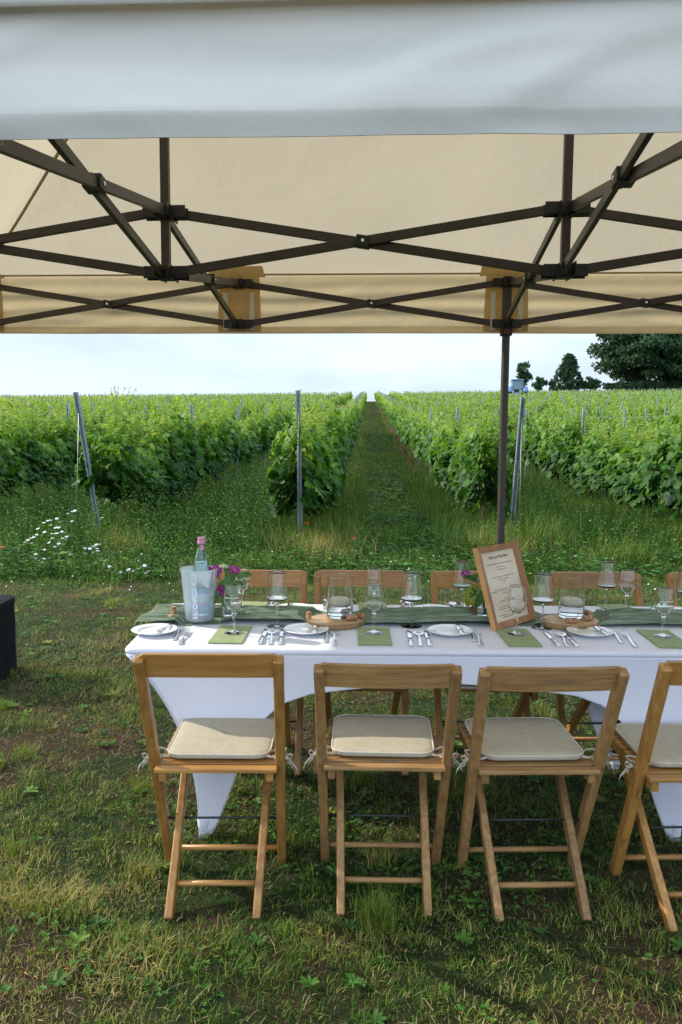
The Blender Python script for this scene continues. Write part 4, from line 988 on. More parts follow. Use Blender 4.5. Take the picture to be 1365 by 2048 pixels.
mb = MB(); mb.box((FWd / 2, .0100, FH - .0545), (.112, .0004, .0007)); mb.build('title_underline', 'ink', mf)
random.seed(21)
for zz, wd in ((.078, .17), (.092, .055), (.102, .06), (.111, .006), (.132, .145), (.142, .07), (.151, .03), (.160, .006), (.182, .15), (.190, .19), (.199, .07), (.207, .006), (.220, .045), (.230, .10), (.252, .13), (.262, .15), (.274, .09), (.286, .16), (.294, .12)):
    mb = MB(); x = FWd / 2 - wd / 2
    while x < FWd / 2 + wd / 2 - .001:
        w_ = random.uniform(.004, .013); x1 = min(x + w_, FWd / 2 + wd / 2)
        xx = x
        while xx < x1 - .0006:                 # letter-like strokes too small to read
            hgt = random.choice((.0016, .0018, .0030)); mb.box((xx, .0098, FH - zz + hgt / 2), (.0009, .0004, hgt)); xx += .0015
        x = x1 + .0022
    mb.build('menu_line', 'ink', mf)

# ------------------------------------------------------------------ black covered box at the left
bx = thing('covered_stool', 'black cloth-covered block standing on the grass at the left edge', 'stool', (-2.30, 4.86, float(gz(-2.30, 4.86))))
mb = MB(); G = []; w = .245
def sq(a, w):
    c, s = math.cos(a), math.sin(a); k = (abs(c) ** 5 + abs(s) ** 5) ** (-1 / 5); return c * k * w, s * k * w
for j, (z, f) in enumerate(((.0, .985), (.05, .99), (.18, .985), (.32, .99), (.405, .975), (.42, .99), (.445, 1.0), (.457, .995), (.465, .97))):
    G.append([(sq(2 * PI * k / 80, w * f)[0] + .004 * mnoise.noise(Vector((k * .35, z * 3, 0))), sq(2 * PI * k / 80, w * f)[1] + .004 * mnoise.noise(Vector((k * .35, z * 3, 9))), z) for k in range(80)])
mb.grid(G, wrap=True); mb.build('cloth_sides', 'blackcloth', bx)
mb = MB(); G = []
for f in (.97, .8, .6, .4, .2, .01): G.append([(sq(2 * PI * k / 80, w * f)[0], sq(2 * PI * k / 80, w * f)[1], .465 + .02 * (1 - f) ** .7 + .004 * mnoise.noise(Vector((k * .2, f * 4, 0)))) for k in range(80)])
mb.grid(G, wrap=True); mb.build('cloth_top', 'blackcloth', bx)

# ------------------------------------------------------------------ vineyard posts
ROWX = lambda k, y: AX * y + R0 + RS * k
def rowname(k):
    if k >= 0: return 'in the %s row right of the grass aisle' % ordw(k + 1)
    return 'in the %s row left of the grass aisle' % ordw(-k)
def post_mesh(Hh=1.95):
    t = thing('vineyard_post', 'x', 'post'); mb = MB()
    mb.box((0, 0, Hh / 2 - .1), (.056, .003, Hh + .2))
    for s in (-1, 1): mb.box((s * .0265, -.0170, Hh / 2 - .1), (.003, .031, Hh + .2)); mb.box((s * .0210, -.0330, Hh / 2 - .1), (.012, .003, Hh + .2))
    mb.build('steel_profile', 'galv', t)
    mb = MB()
    for z in np.arange(.5, Hh - .05, .14):
        for s in (-1, 1): mb.box((s * .033, -.02, z), (.010, .005, .014))
    mb.build('wire_hooks', 'galv', t)
    return t
pm = post_mesh(); pm_far_src = pm
post_g = 'galvanised posts of the vineyard rows'
endposts = [(-2, Vector((-3.155, 10.565, 0)), Vector((-3.24, 9.93, 1.975)), 'tilted galvanised end post at the left, leaning towards the camera'), (-1, Vector((-.513, 10.235, 0)), Vector((-.530, 9.9, 2.012)), 'upright galvanised end post at the left side of the grass aisle'),
            (0, Vector((2.306, 10.909, 0)), Vector((2.22, 9.98, 1.95)), 'leaning galvanised end post just right of the tent pole')]
def orient(o, a, b, scale_z):
    d = (b - a).normalized(); q_ = d.to_track_quat('Z', 'Y'); 
    x = Vector((1, 0, 0)); x = (x - d * x.dot(d)).normalized(); y = d.cross(x)
    o.matrix_world = Matrix(((x.x, y.x, d.x * scale_z, a.x), (x.y, y.y, d.y * scale_z, a.y), (x.z, y.z, d.z * scale_z, a.z), (0, 0, 0, 1)))
for n_, (k, a, b, lab) in enumerate(endposts):
    o = pm if n_ == 0 else dup(pm, (0, 0, 0)); o['label'] = lab; o['group'] = 'end posts of the vineyard rows'
    a.z = float(gz(a.x, a.y)); orient(o, a, b, (b - a).length / 1.95)
    o2 = o.children
    mb = MB(); inv = None
    t_ = tag(mb.tube([b + (a - b) * .12 + Vector((0, -.03, 0)), Vector((a.x * 1.0 + (b.x - a.x) * 1.25, b.y - .12, float(gz(b.x, b.y - .12)) - .02))], .0022, 5).build('anchor_wire', 'wire'), 'thin anchor wire of the ' + ('tilted end post at the left', 'middle end post beside the grass aisle', 'end post right of the tent pole')[n_], 'wire', 'anchor wires of the end posts')
ENDY = {-2: 10.56, -1: 10.23, 0: 10.9}
allposts = []
for k in range(-27, 27):
    y0 = ENDY.get(k, 10.5 + .3 * math.sin(k * 3.1)); nidx = 1
    y = y0 if k not in ENDY else y0 + 5.0
    while y < 150:
        x = ROWX(k, y)
        if abs(x) < .445 * y + 1.2: allposts.append((y, x, k, nidx))
        nidx += 1; y += 5.5
allposts.sort()
near_posts, rest_posts = allposts[:280], allposts[280:]
for (y, x, k, n_) in near_posts:
    o = dup(pm, (0, 0, 0)); jx, jy = random.uniform(-.05, .05), random.uniform(-.06, .06)
    g = float(gz(x, y)); orient(o, Vector((x, y, g)), Vector((x + jx, y + jy, g + 1.9 + random.uniform(-.08, .06))), 1.0)
    o['label'] = 'galvanised post, %s from the near end, %s' % (ordw(n_ + (1 if k in ENDY else 0)), rowname(k)); o['group'] = post_g
mb = MB()
for (y, x, k, n_) in rest_posts: g = float(gz(x, y)); mb.box((x, y, g + .95), (.06, .05, 1.9))
tag(mb.build('far_posts', 'galv'), 'distant galvanised posts standing among the rows near the crest', 'posts', kind='stuff')
# trellis wires along the nearest rows
for k in (-3, -2, -1, 0, 1, 2):
    y0 = ENDY.get(k, 10.5); mb = MB()
    for hz in (.75, 1.15, 1.5, 1.75):
        ptsw = [(ROWX(k, y), y, float(gz(ROWX(k, y), y)) + hz - .015 * math.sin(PI * ((y - y0) % 5.5) / 5.5)) for y in np.arange(y0 - (.3 if k in ENDY else 0), 60, 2.75)]
        mb.tube(ptsw, .0018, 4, caps=False)
    tag(mb.build('trellis_wires', 'wire'), 'thin trellis wires strung along the posts ' + rowname(k), 'wire')

# ------------------------------------------------------------------ grapevines
LO = np.array([(0, .04), (.20, -.12), (.42, -.06), (.52, .14), (.40, .30), (.62, .50), (.46, .62), (.28, .60), (.26, .82), (.10, .86), (0, 1.02)])
lv = [(0, .38, 0)] + [(x, y, 0) for x, y in LO] + [(-x, y, 0) for x, y in LO[-2:0:-1]]
lv = np.array(lv, float); lv[:, 2] = -.30 * np.abs(lv[:, 0]) - .25 * (lv[:, 1] - .3) ** 2 + np.array([0] + [(.05 if i % 2 else -.03) for i in range(len(lv) - 1)])
lt = np.array([(0, i, i % (len(lv) - 1) + 1) for i in range(1, len(lv))]); lv[:, 0:2] *= .95
LV0, LT0 = lv, lt
LV1 = np.array([(0, 0, 0), (.48, .22, -.12), (.30, .72, -.14), (0, 1, -.18), (-.30, .72, -.14), (-.48, .22, -.12)]); LT1 = np.array([(0, 1, 2), (0, 2, 3), (0, 3, 4), (0, 4, 5)])
LV2 = np.array([(0, 0, 0), (.5, .4, -.12), (0, 1, -.05), (-.5, .45, -.1)]); LT2 = np.array([(0, 1, 2), (0, 2, 3)])
def leaf_cloud(P, outx, sc, tv, tt, rnd, r=rng, droop=.75):
    """P positions; outx sign/amount of outward (x) direction for every leaf"""
    n = len(P)
    Y = np.stack([outx * (.35 + .5 * r.random(n)), r.normal(0, .55, n), -droop + r.normal(0, .5, n)], -1); Y = norm(Y)      # tip direction
    Z = np.stack([outx * .9 + r.normal(0, .35, n), r.normal(0, .45, n), .55 + r.normal(0, .35, n)], -1); Z = norm(Z - Y * (Z * Y).sum(1, keepdims=True))
    X = np.cross(Y, Z)
    V, T = place(tv, tt, P, X, Y, Z, sc); return V, T, np.repeat(rnd, len(tv))
def vine_variant(seed, nleaf, tv, tt, size, L_=1.25, high=False, endv=False):
    r = np.random.default_rng(seed); n = nleaf
    y = (r.random(n) - .5) * L_ * 1.12; h = r.random(n) ** .85
    prof = fbm(y * 2.2 + seed * 3.1, y * 0 + seed, 3)
    zlo = .61 + .32 * (vn(y * 3 + seed, y * 0 + 2) - .5) - (.03 if endv else 0); zhi = 1.40 + .62 * (prof - .5) * 2 * .8
    z = zlo + (zhi - zlo) * h
    side = np.where(r.random(n) < .5, -1., 1.); depth = 1 - r.random(n) ** 1.8 * .75
    wid = (.34 - .13 * np.abs(h - .42) * 1.6) * (1 + .45 * (vn(y * 4 + 11 + seed, z * 4) - .5)); x = side * wid * depth
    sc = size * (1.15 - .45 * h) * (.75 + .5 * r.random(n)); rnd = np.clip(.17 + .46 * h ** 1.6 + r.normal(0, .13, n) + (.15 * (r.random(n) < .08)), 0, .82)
    V, T, R = leaf_cloud(np.stack([x, y, z], -1), side * 1., sc, tv, tt, rnd, r)
    # young shoots that stand above the hedge with small pale leaves
    ns = 24; Vs, Ts, Rs = [V], [T], [R]; off = len(V)
    for k in range(ns):
        y0 = (r.random() - .5) * L_; z0 = 1.2 + .1 * r.random(); hh = .22 + .42 * r.random() ** 1.4; m = 9
        tt_ = np.linspace(.1, 1, m); cx, cy = r.normal(0, .10), r.normal(0, .12)
        P = np.stack([r.normal(0, .05) + cx * tt_ ** 1.5, y0 + cy * tt_, z0 + hh * tt_], -1)
        a = r.random(m) * 6.28; Y = norm(np.stack([np.cos(a), np.sin(a), .1 - .5 * r.random(m)], -1)); Z = norm(np.stack([r.normal(0, .5, m), r.normal(0, .5, m), np.ones(m)], -1)); Z = norm(Z - Y * (Z * Y).sum(1, keepdims=True))
        V, T = place(tv, tt, P, np.cross(Y, Z), Y, Z, size * (.72 - .45 * tt_)); Vs.append(V); Ts.append(T + off); off += len(V); Rs.append(np.repeat(np.clip(.55 + .4 * tt_ + r.normal(0, .08, m), 0, 1), len(tv)))
        # the cane: thin strip
        cvv = []
        for q_ in range(m): cvv += [P[q_] + (.003, 0, 0), P[q_] - (.003, 0, 0)]
        Vs.append(np.array(cvv)); Ts.append(np.array([(2 * i, 2 * i + 1, 2 * i + 3) for i in range(m - 1)] + [(2 * i, 2 * i + 3, 2 * i + 2) for i in range(m - 1)]) + off); off += 2 * m; Rs.append(np.full(2 * m, .85))
    return np.concatenate(Vs), np.concatenate(Ts), np.concatenate(Rs)
def make_vine(seed, nleaf, tv, tt, size, endv=False):
    t = thing('grapevine', 'x', 'grapevine'); V, T, R = vine_variant(seed, nleaf, tv, tt, size, endv=endv)
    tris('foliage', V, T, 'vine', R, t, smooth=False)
    mb = MB(); rr = random.Random(seed); pts = [(rr.uniform(-.02, .02), rr.uniform(-.03, .03), z) for z in (-.05, .15, .35, .55, .78)]; mb.tube(pts, [.024, .018, .016, .018, .015], 7)
    mb.tube([pts[-1], (0, pts[-1][1] + .25, .84), (0, pts[-1][1] + .55, .80)], [.013, .009, .006], 5); mb.tube([pts[-1], (0, pts[-1][1] - .25, .83), (0, pts[-1][1] - .5, .80)], [.013, .009, .006], 5)
    mb.build('trunk', 'bark', t); return t
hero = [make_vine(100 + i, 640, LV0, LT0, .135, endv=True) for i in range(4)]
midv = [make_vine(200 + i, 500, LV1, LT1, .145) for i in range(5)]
VS = 1.22; cand = []
for k in range(-20, 20):
    y0 = ENDY.get(k, 10.5 + .3 * math.sin(k * 3.1)) - .05 + {0: .55, -1: .30, -2: .42}.get(k, 0); n_ = 1; y = y0
    while y < 150:
        x = ROWX(k, y)
        if abs(x) < .435 * y + .7: cand.append((y, x, k, n_))
        n_ += 1; y += VS
cand.sort(); ind = cand[:292]; ycut = ind[-1][0]; uh, um = [0] * 4, [0] * 5
for m_, (y, x, k, n_) in enumerate(ind):
    lab = 'leafy grapevine, %s from the near end, %s' % (ordw(n_), rowname(k)); g = float(gz(x, y)); rz = (PI if random.random() < .5 else 0) - AX + random.uniform(-.04, .04); sc = random.uniform(.88, 1.12)
    if y < 17:
        i = m_ % 4; pr = hero[i]; u = uh
    else:
        i = m_ % 5; pr = midv[i]; u = um
    if u[i] == 0: u[i] = 1; o = pr; o.location = (x, y, g); o.rotation_euler = (0, 0, rz); o['label'] = lab
    else: o = dup(pr, (x, y, g), rz, lab)
    o.scale = (random.uniform(.85, 1.15), 1.02, sc); o.location.x += random.uniform(-.06, .06); o['group'] = 'grapevines in the rows'
    # sub-thing tilt keeps the rows from repeating
# the rest of the rows up to the crest as one mass
Pp, Oo, Sc, Rn = [], [], [], []
for k in range(-27, 27):
    ya = max(10.5, ycut if True else 0)
    yy0 = max(ya - .6, (abs(R0 + RS * k) - 2.5) / .47)
    if k < -20 or k > 19: yy0 = max(10.5, (abs(R0 + RS * k) - 2.5) / .47)
    if yy0 > 149: continue
    for (a, b, dens, size) in ((yy0, 60, 120, .19), (60, 95, 62, .26), (95, 150, 40, .34)):
        a = max(a, yy0)
        if a >= b: continue
        n = int((b - a) * dens); y = a + (b - a) * rng.random(n); h = rng.random(n) ** .8; prof = fbm(y * 1.6 + k * 9, y * 0 + k, 3)
        z = .52 + (.95 + .45 * (prof - .5)) * h; side = np.where(rng.random(n) < .5, -1., 1.); x = ROWX(k, y) + side * (.35 - .14 * np.abs(h - .4)) * (1 - rng.random(n) ** 2 * .6)
        # some pale shoots above
        sh = rng.random(n) < .10; z = np.where(sh, 1.35 + .45 * rng.random(n), z)
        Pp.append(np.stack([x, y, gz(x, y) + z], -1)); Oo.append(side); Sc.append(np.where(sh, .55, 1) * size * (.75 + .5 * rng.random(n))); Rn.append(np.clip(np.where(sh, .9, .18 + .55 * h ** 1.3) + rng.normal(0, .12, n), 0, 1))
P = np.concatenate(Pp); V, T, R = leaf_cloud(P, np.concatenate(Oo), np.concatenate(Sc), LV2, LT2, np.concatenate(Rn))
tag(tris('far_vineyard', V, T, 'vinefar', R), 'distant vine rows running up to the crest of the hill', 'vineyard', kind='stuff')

# ------------------------------------------------------------------ trees, bushes, tractor on the crest
def crown(c, rad, nblob, per, leaf, seed, shape='round', lump=.33):
    r = np.random.default_rng(seed); Ps = []
    c = np.array(c, float); rad = np.array(rad, float)
    for b in range(nblob):
        d = r.normal(0, 1, 3); d /= np.linalg.norm(d); f = r.random() ** .45 * .86
        bc = d * f
        if shape == 'cone': bc[2] = r.random() * 2 - 1; w = ((1 - bc[2]) / 2) ** .62 * .92 + .05; a = r.random() * 6.28; q_ = math.sqrt(r.random()); bc[0], bc[1] = w * q_ * math.cos(a), w * q_ * math.sin(a)
        br = lump * (.6 + .7 * r.random()) * (1 if shape != 'cone' else .8)
        p = r.normal(0, 1, (per, 3)); p = p / np.linalg.norm(p, axis=1, keepdims=True) * (r.random((per, 1)) ** .4) * br; p[:, 2] *= .62
        Ps.append(c + (bc + p) * rad)
    P = np.concatenate(Ps); n = len(P); Y = norm(r.normal(0, 1, (n, 3)) + (0, 0, -.4)); Z = norm(r.normal(0, 1, (n, 3)) + (0, 0, .6)); Z = norm(Z - Y * (Z * Y).sum(1, keepdims=True))
    V, T = place(LV2, LT2, P, np.cross(Y, Z), Y, Z, leaf * (.6 + .8 * r.random(n)))
    blob = np.repeat(r.random(nblob), per); return V, T, np.repeat(np.clip(.25 + .4 * blob + .35 * r.random(n), 0, 1), 4)
def tree(name, label, cat, x, y, zc, rad, nblob, per, leaf, seed, shape='round', trunk_r=.3, base=None, lump=.33, group=None):
    g = float(gz(x, y)); t = thing(name, label, cat, (x, y, g), 0, group); V, T, R = crown((0, 0, zc - g), rad, nblob, per, leaf, seed, shape, lump); tris('crown', V, T, 'tree', R, t)
    mb = MB(); top = zc - g + rad[2] * .3; mb.tube([(0, 0, -.3), (.05 * trunk_r, 0, top * .35), (-.1 * trunk_r, 0, top * .7), (0, 0, top)], [trunk_r, trunk_r * .8, trunk_r * .5, trunk_r * .15], 9)
    rr = random.Random(seed)
    for k in range(7):
        a = 2 * PI * k / 7 + rr.random(); z0 = top * (.3 + .4 * rr.random()); mb.tube([(0, 0, z0), (math.cos(a) * rad[0] * .35, math.sin(a) * rad[1] * .35, z0 + rad[2] * .3), (math.cos(a) * rad[0] * .7, math.sin(a) * rad[1] * .7, z0 + rad[2] * (.35 + .3 * rr.random()))], [trunk_r * .35, trunk_r * .2, trunk_r * .06], 6)
    mb.build('trunk', 'bark2', t); return t
tree('broadleaf_tree', 'huge dark round-crowned tree at the right edge of the field', 'tree', 61.0, 152, 17.6, (15.2, 11, 9.9), 280, 300, .5, 5, trunk_r=.9, lump=.20)
tree('conical_tree', 'small pointed tree standing alone on the crest', 'tree', 41.6, 150, 12.2, (3.3, 3.0, 3.3), 330, 36, .27, 6, 'cone', .22, lump=.15)
tree('slender_tree', 'small ragged tree behind the tractor', 'tree', 31.4, 141, 11.3, (1.45, 1.3, 2.7), 26, 70, .32, 7, 'round', .14, lump=.32)
tree('round_bush', 'small dark bush right of the tractor', 'bush', 35.3, 146, 10.0, (1.25, 1.2, 1.35), 20, 80, .3, 8, trunk_r=.1, lump=.4)
tree('round_bush', 'tiny bush between the round bush and the pointed tree', 'bush', 38.2, 148, 10.0, (.7, .7, .9), 10, 60, .26, 9, trunk_r=.06, lump=.4)
tree('low_bush', 'low wide bush right of the pointed tree', 'bush', 45.6, 150, 10.1, (2.0, 1.6, 1.3), 30, 90, .32, 10, trunk_r=.12, lump=.35)
tree('hedge', 'dark hedge running below the huge tree', 'hedge', 58, 149, 9.6, (12.5, 1.6, 1.3), 90, 90, .36, 11, trunk_r=.1, lump=.14)
def tractor():
    x, y = 24.9, 116; g = float(gz(x, y)); t = thing('tractor', 'blue tractor parked on the crest behind the tent pole', 'tractor', (x, y, g + .35)); t.rotation_euler = (0, 0, PI - .12); t.scale = (1.12, 1.12, 1.12)
    for s in (-1, 1):
        mb = MB(); mb.lathe([(.45, -.25), (.80, -.25), (.86, -.18), (.86, .18), (.80, .25), (.45, .25)], 28); mb.v = [(s * .95 + z, yy + .9, xx + .86) for xx, yy, z in mb.v]; w = mb.build('wheel', 'tyre', t)
        mb = MB(); mb.lathe([(0, -.08), (.45, -.12), (.45, .12), (0, .08)], 20); mb.v = [(s * .95 + z, yy + .9, xx + .86) for xx, yy, z in mb.v]; mb.build('rim', 'rim', w)
        mb = MB(); mb.lathe([(.3, -.18), (.55, -.18), (.6, -.12), (.6, .12), (.55, .18), (.3, .18)], 24); mb.v = [(s * .85 + z, yy - 1.3, xx + .6) for xx, yy, z in mb.v]; mb.build('wheel', 'tyre', t)
        mb = MB(); G = []
        for k in range(9):
            a = math.radians(15 + 150 * k / 8); G.append([(s * .68, .9 + 1.0 * math.cos(a), .86 + 1.0 * math.sin(a)), (s * 1.25, .9 + 1.0 * math.cos(a), .86 + 1.0 * math.sin(a))])
        mb.grid(G); mb.build('mudguard', 'tblue', t, solid=.05)
    mb = MB(); mb.box((0, -1.2, 1.35), (.75, 1.9, .75)); mb.box((0, 0, .9), (.8, 2.6, .5)); mb.build('bonnet', 'tblue', t, bevel=.08)
    mb = MB(); mb.box((0, .55, 2.02), (1.25, 1.35, 1.1)); mb.build('cab_glazing', 'cabglass', t, bevel=.03)
    mb = MB()
    for sx in (-1, 1):
        for sy in (-1, 1): mb.bar((sx * .66, .55 + sy * .70, 1.3), (sx * .60, .55 + sy * .66, 2.62), .09, .09)
    mb.build('cab_pillar', 'tblue', t)
    mb = MB(); mb.box((0, .5, 2.68), (1.55, 1.7, .16)); mb.build('cab_roof', 'tblue', t, bevel=.05)
    for s in (-1, 1):
        mb = MB(); mb.bar((s * .70, -.2, 2.4), (s * 1.15, -.3, 2.45), .03, .03); mb.box((s * 1.15, -.3, 2.32), (.16, .05, .3)); mb.build('mirror', 'plastic', t)
tractor()

# ------------------------------------------------------------------ grass and weeds
def blades(x, y, h, w, lean, rnd, name, label, mat='grass', zb=None, r=rng, cat='grass'):
    n = len(x); a = r.random(n) * 2 * PI; dx, dy = np.cos(a), np.sin(a); zb = gz(x, y) if zb is None else zb
    B = np.stack([x, y, zb - .004], -1); D = np.stack([dx, dy, 0 * dx], -1); Wd = np.stack([-dy, dx, 0 * dx], -1) * (w / 2)[:, None]; up = np.array([0, 0, 1.])
    l = lean; m1 = B + D * (h * l * .28)[:, None] + up * (h * .5 * np.sqrt(1 - .5 * np.minimum(l, 1) ** 2))[:, None]; tip = B + D * (h * l)[:, None] + up * (h * np.sqrt(np.maximum(.02, 1 - np.minimum(l, .99) ** 2)))[:, None]
    V = np.stack([B - Wd, B + Wd, m1 - Wd * .8, m1 + Wd * .8, tip], 1).reshape(-1, 3); o = (np.arange(n) * 5)[:, None]
    T = np.stack([o + np.array([[0, 1, 3]]), o + np.array([[0, 3, 2]]), o + np.array([[2, 3, 4]])], 1).reshape(-1, 3)
    return tag(tris(name, V, T, mat, np.repeat(rnd, 5)), label, cat, kind='stuff')
def scatter(ya, yb, dens, margin=.5, f=.435, r=rng):
    xm = f * yb + margin; n = int((yb - ya) * 2 * xm * dens); y = ya + (yb - ya) * r.random(n); x = (r.random(n) * 2 - 1) * xm; k = np.abs(x) < f * y + margin; return x[k], y[k]
def bare(x, y): return fbm(x * 1.15 + 3.3, y * 1.15 + 1.7, 4)
xs_, ys_ = [], []
for (a, b, d) in ((1.55, 2.6, 19000), (2.6, 3.6, 15000), (3.6, 5.2, 10500), (5.2, 8.4, 6000)):
    x, y = scatter(a, b, d); xs_.append(x); ys_.append(y)
x = np.concatenate(xs_); y = np.concatenate(ys_); n = len(x)
bb = bare(x, y); fore = np.clip((3.0 - y) / 1.2, 0, 1)
fine = fbm(x * 17 + 3, y * 17 + 9, 2); keep = rng.random(n) < np.clip(1.75 * (fine - .18) + .12, .06, 1) * np.clip(1.2 - 3.6 * np.maximum(0, bb - .50 + .05 * fore), .10, 1); x, y, bb = x[keep], y[keep], bb[keep]; n = len(x)
tuft = fbm(x * 4.5 + 20, y * 4.5, 2); fine = fbm(x * 17 + 3, y * 17 + 9, 2); h = (.015 + .026 * rng.random(n)) * (.6 + .8 * fine) * (.55 + 1.0 * tuft) * (1 + .5 * (tuft > .66)); h *= 1 + .25 * np.clip((y - 5) / 3, 0, 1)
dry = fbm(x * 1.6 + 40, y * 1.6 + 12, 3); rnd = np.clip(.37 + .30 * (fbm(x * 3 + 5, y * 3, 2) - .5) * 2 + rng.normal(0, .17, n) + (rng.random(n) < .09 + 1.1 * np.clip(dry - .50, 0, 1) * 2) * .34, 0, 1)
blades(x, y, h, .0011 + .0014 * rng.random(n) + .0022 * (rng.random(n) < .16), .35 + .64 * rng.random(n) ** .8, rnd, 'lawn_grass', 'short mown grass around the table and chairs')
# taller tufts
tx, ty_ = scatter(1.7, 7.5, 1.1); nb = 110
cx = np.repeat(tx, nb); cy = np.repeat(ty_, nb); x = cx + rng.normal(0, .030, len(cx)); y = cy + rng.normal(0, .030, len(cx)); n = len(x)
blades(x, y, (.05 + .06 * rng.random(n)) * np.repeat(.6 + .6 * rng.random(len(tx)), nb), .0017 + .0015 * rng.random(n), .15 + .75 * rng.random(n), np.clip(np.repeat(.3 + .35 * rng.random(len(tx)), nb) + rng.normal(0, .12, n), 0, 1), 'grass_tufts', 'denser tufts of longer grass in the lawn')
tf = thing('grass_tussock', 'spiky grey-green grass tussock behind the second near chair', 'grass tussock', (.118, 2.31, 0))
n = 420; r_ = rng; x = .118 + r_.normal(0, .022, n); y = 2.36 + r_.normal(0, .018, n); tf.location = (0, 0, 0)
o = blades(x, y, .06 + .09 * r_.random(n), .0016 + .001 * r_.random(n), .1 + .75 * r_.random(n), np.clip(.52 + r_.normal(0, .16, n), 0, 1), 'blades', None, cat=None); o.parent = tf; del o['kind']
# dry straw lying about
x, y = scatter(1.6, 7.8, 1500); n = len(x); k = rng.random(n) < .25 + 1.6 * np.clip(bare(x, y) - .45, 0, 1); x, y = x[k], y[k]; n = len(x)
a = rng.random(n) * 2 * PI; Lh = .010 + .055 * rng.random(n) ** 2.5; D = np.stack([np.cos(a), np.sin(a), rng.normal(.1, .25, n)], -1); W_ = np.stack([-np.sin(a), np.cos(a), 0 * a], -1) * .0008; P0 = np.stack([x, y, gz(x, y) + .006 + .016 * rng.random(n)], -1)
mid_ = P0 + D * (Lh * .5)[:, None] + np.stack([0 * a, 0 * a, .004 + 0 * a], -1) + W_ * rng.normal(0, 1.6, n)[:, None]; P1 = P0 + D * Lh[:, None]
V = np.stack([P0 - W_, P0 + W_, mid_ - W_, mid_ + W_, P1 - W_ * .6, P1 + W_ * .6], 1).reshape(-1, 3); o_ = (np.arange(n) * 6)[:, None]
T = np.stack([o_ + np.array([[0, 1, 3]]), o_ + np.array([[0, 3, 2]]), o_ + np.array([[2, 3, 5]]), o_ + np.array([[2, 5, 4]])], 1).reshape(-1, 3)
tag(tris('dry_straw', V, T, 'straw', np.repeat(rng.random(n), 6)), 'dry clippings and straw lying in the mown grass', 'straw', kind='stuff')
# clover and plantain leaves
CV = np.array([(0, 0, 0), (.42, .35, .08), (.38, .85, .02), (0, .95, -.04), (-.38, .85, .02), (-.42, .35, .08)]); CT = np.array([(0, 1, 2), (0, 2, 3), (0, 3, 4), (0, 4, 5)])
def rosettes(cx, cy, nl, size, hgt, rn, name, label, spread=1.0, tmpl=(CV, CT), cat='weeds', up=.25):
    m = len(cx); a = (np.tile(np.arange(nl), m) * 2 * PI / nl + np.repeat(rng.random(m) * 6.28, nl) + rng.normal(0, .15, m * nl)); n = m * nl
    Y = norm(np.stack([np.cos(a), np.sin(a), up + rng.normal(0, .12, n)], -1)); Z = norm(np.stack([rng.normal(0, .2, n), rng.normal(0, .2, n), np.ones(n)], -1)); Z = norm(Z - Y * (Z * Y).sum(1, keepdims=True))
    X_, Y_ = np.repeat(cx, nl), np.repeat(cy, nl); P = np.stack([X_, Y_, gz(X_, Y_) + np.repeat(hgt, nl)], -1)
    V, T = place(tmpl[0], tmpl[1], P, np.cross(Y, Z), Y, Z, np.repeat(size, nl) * (.85 + .3 * rng.random(n)))
    return tag(tris(name, V, T, 'weeds', np.repeat(np.repeat(rn, nl), len(tmpl[0]))), label, cat, kind='stuff')
x, y = scatter(1.6, 8.3, 1500); cl_ = fbm(x * 2.3 + 31, y * 2.3 + 3, 4) + .07 * np.clip(x, -1, 1) + rng.normal(0, .05, len(x)); k = (cl_ > .60) & (rng.random(len(x)) < .6); x, y = x[k], y[k]; n = len(x)
rosettes(x, y, 3, .008 + .006 * rng.random(n), .012 + .018 * rng.random(n), np.clip(.45 + rng.normal(0, .18, n), 0, .9), 'clover', 'patches of clover leaves in the lawn', cat='clover')
x, y = scatter(1.7, 8.3, 14); n = len(x); LN = CV * np.array([.45, 1, 1])
rosettes(x, y, 7,   .018 + .026 * rng.random(n), .006 + .01 * rng.random(n), np.clip(.5 + rng.normal(0, .2, n), 0, .95), 'plantain', 'flat rosettes of plantain and dandelion leaves in the lawn', tmpl=(LN, CT), up=.35)
# twigs and larger dry stalks in front
mb = MB()
for k in range(220):
    yy = random.uniform(1.75, 3.6); xx = random.uniform(-.9, 1.2) * yy / 2.4; a = random.uniform(0, PI); L_ = random.uniform(.03, .10); z = float(gz(xx, yy)) + .022
    mb.tube([(xx, yy, z), (xx + math.cos(a) * L_ * .5, yy + math.sin(a) * L_ * .5, z + .006), (xx + math.cos(a + .3) * L_, yy + math.sin(a + .3) * L_, z - .002)], [.0012, .0009, .0005], 5)
o = mb.build('twigs', 'straw'); o['kind'] = 'stuff'; tag(o, 'dry twigs scattered in the foreground grass', 'twigs')
# tall margin and weeds between the rows
def rowdist(x, y): u = (x - AX * y - R0) / RS; return np.abs(u - np.round(u)) * RS
def aisle_h(x, y):
    rd = rowdist(x, y); return .45 + .75 * (rd < .55)
x, y = scatter(7.7, 11.4, 2400, .6); n = len(x); t_ = np.clip((y - 7.7) / 1.5, 0, 1); k = rng.random(n) < .35 + .65 * t_; x, y, t_ = x[k], y[k], t_[k]; n = len(x)
ais = (np.abs(x - AX * y - .44) < .75)
pch = fbm(x * 1.2 + 14, y * 1.2 + 8, 3)
h = (.05 + .30 * rng.random(n) * t_) * (.25 + 2.6 * pch ** 2.2) * np.where(ais, .55, 1.0); dryp = fbm(x * .9 + 60, y * .9 + 33, 2)
dr = (np.hypot((x + .35) / .55, (y - 9.7) / .55) < 1) | (np.hypot((x + 2.65) / .35, (y - 9.6) / .35) < 1) | (np.hypot((x - 2.1) / .9, (y - 9.6) / .5) < 1); h = np.where(dr, h * 1.4, h)
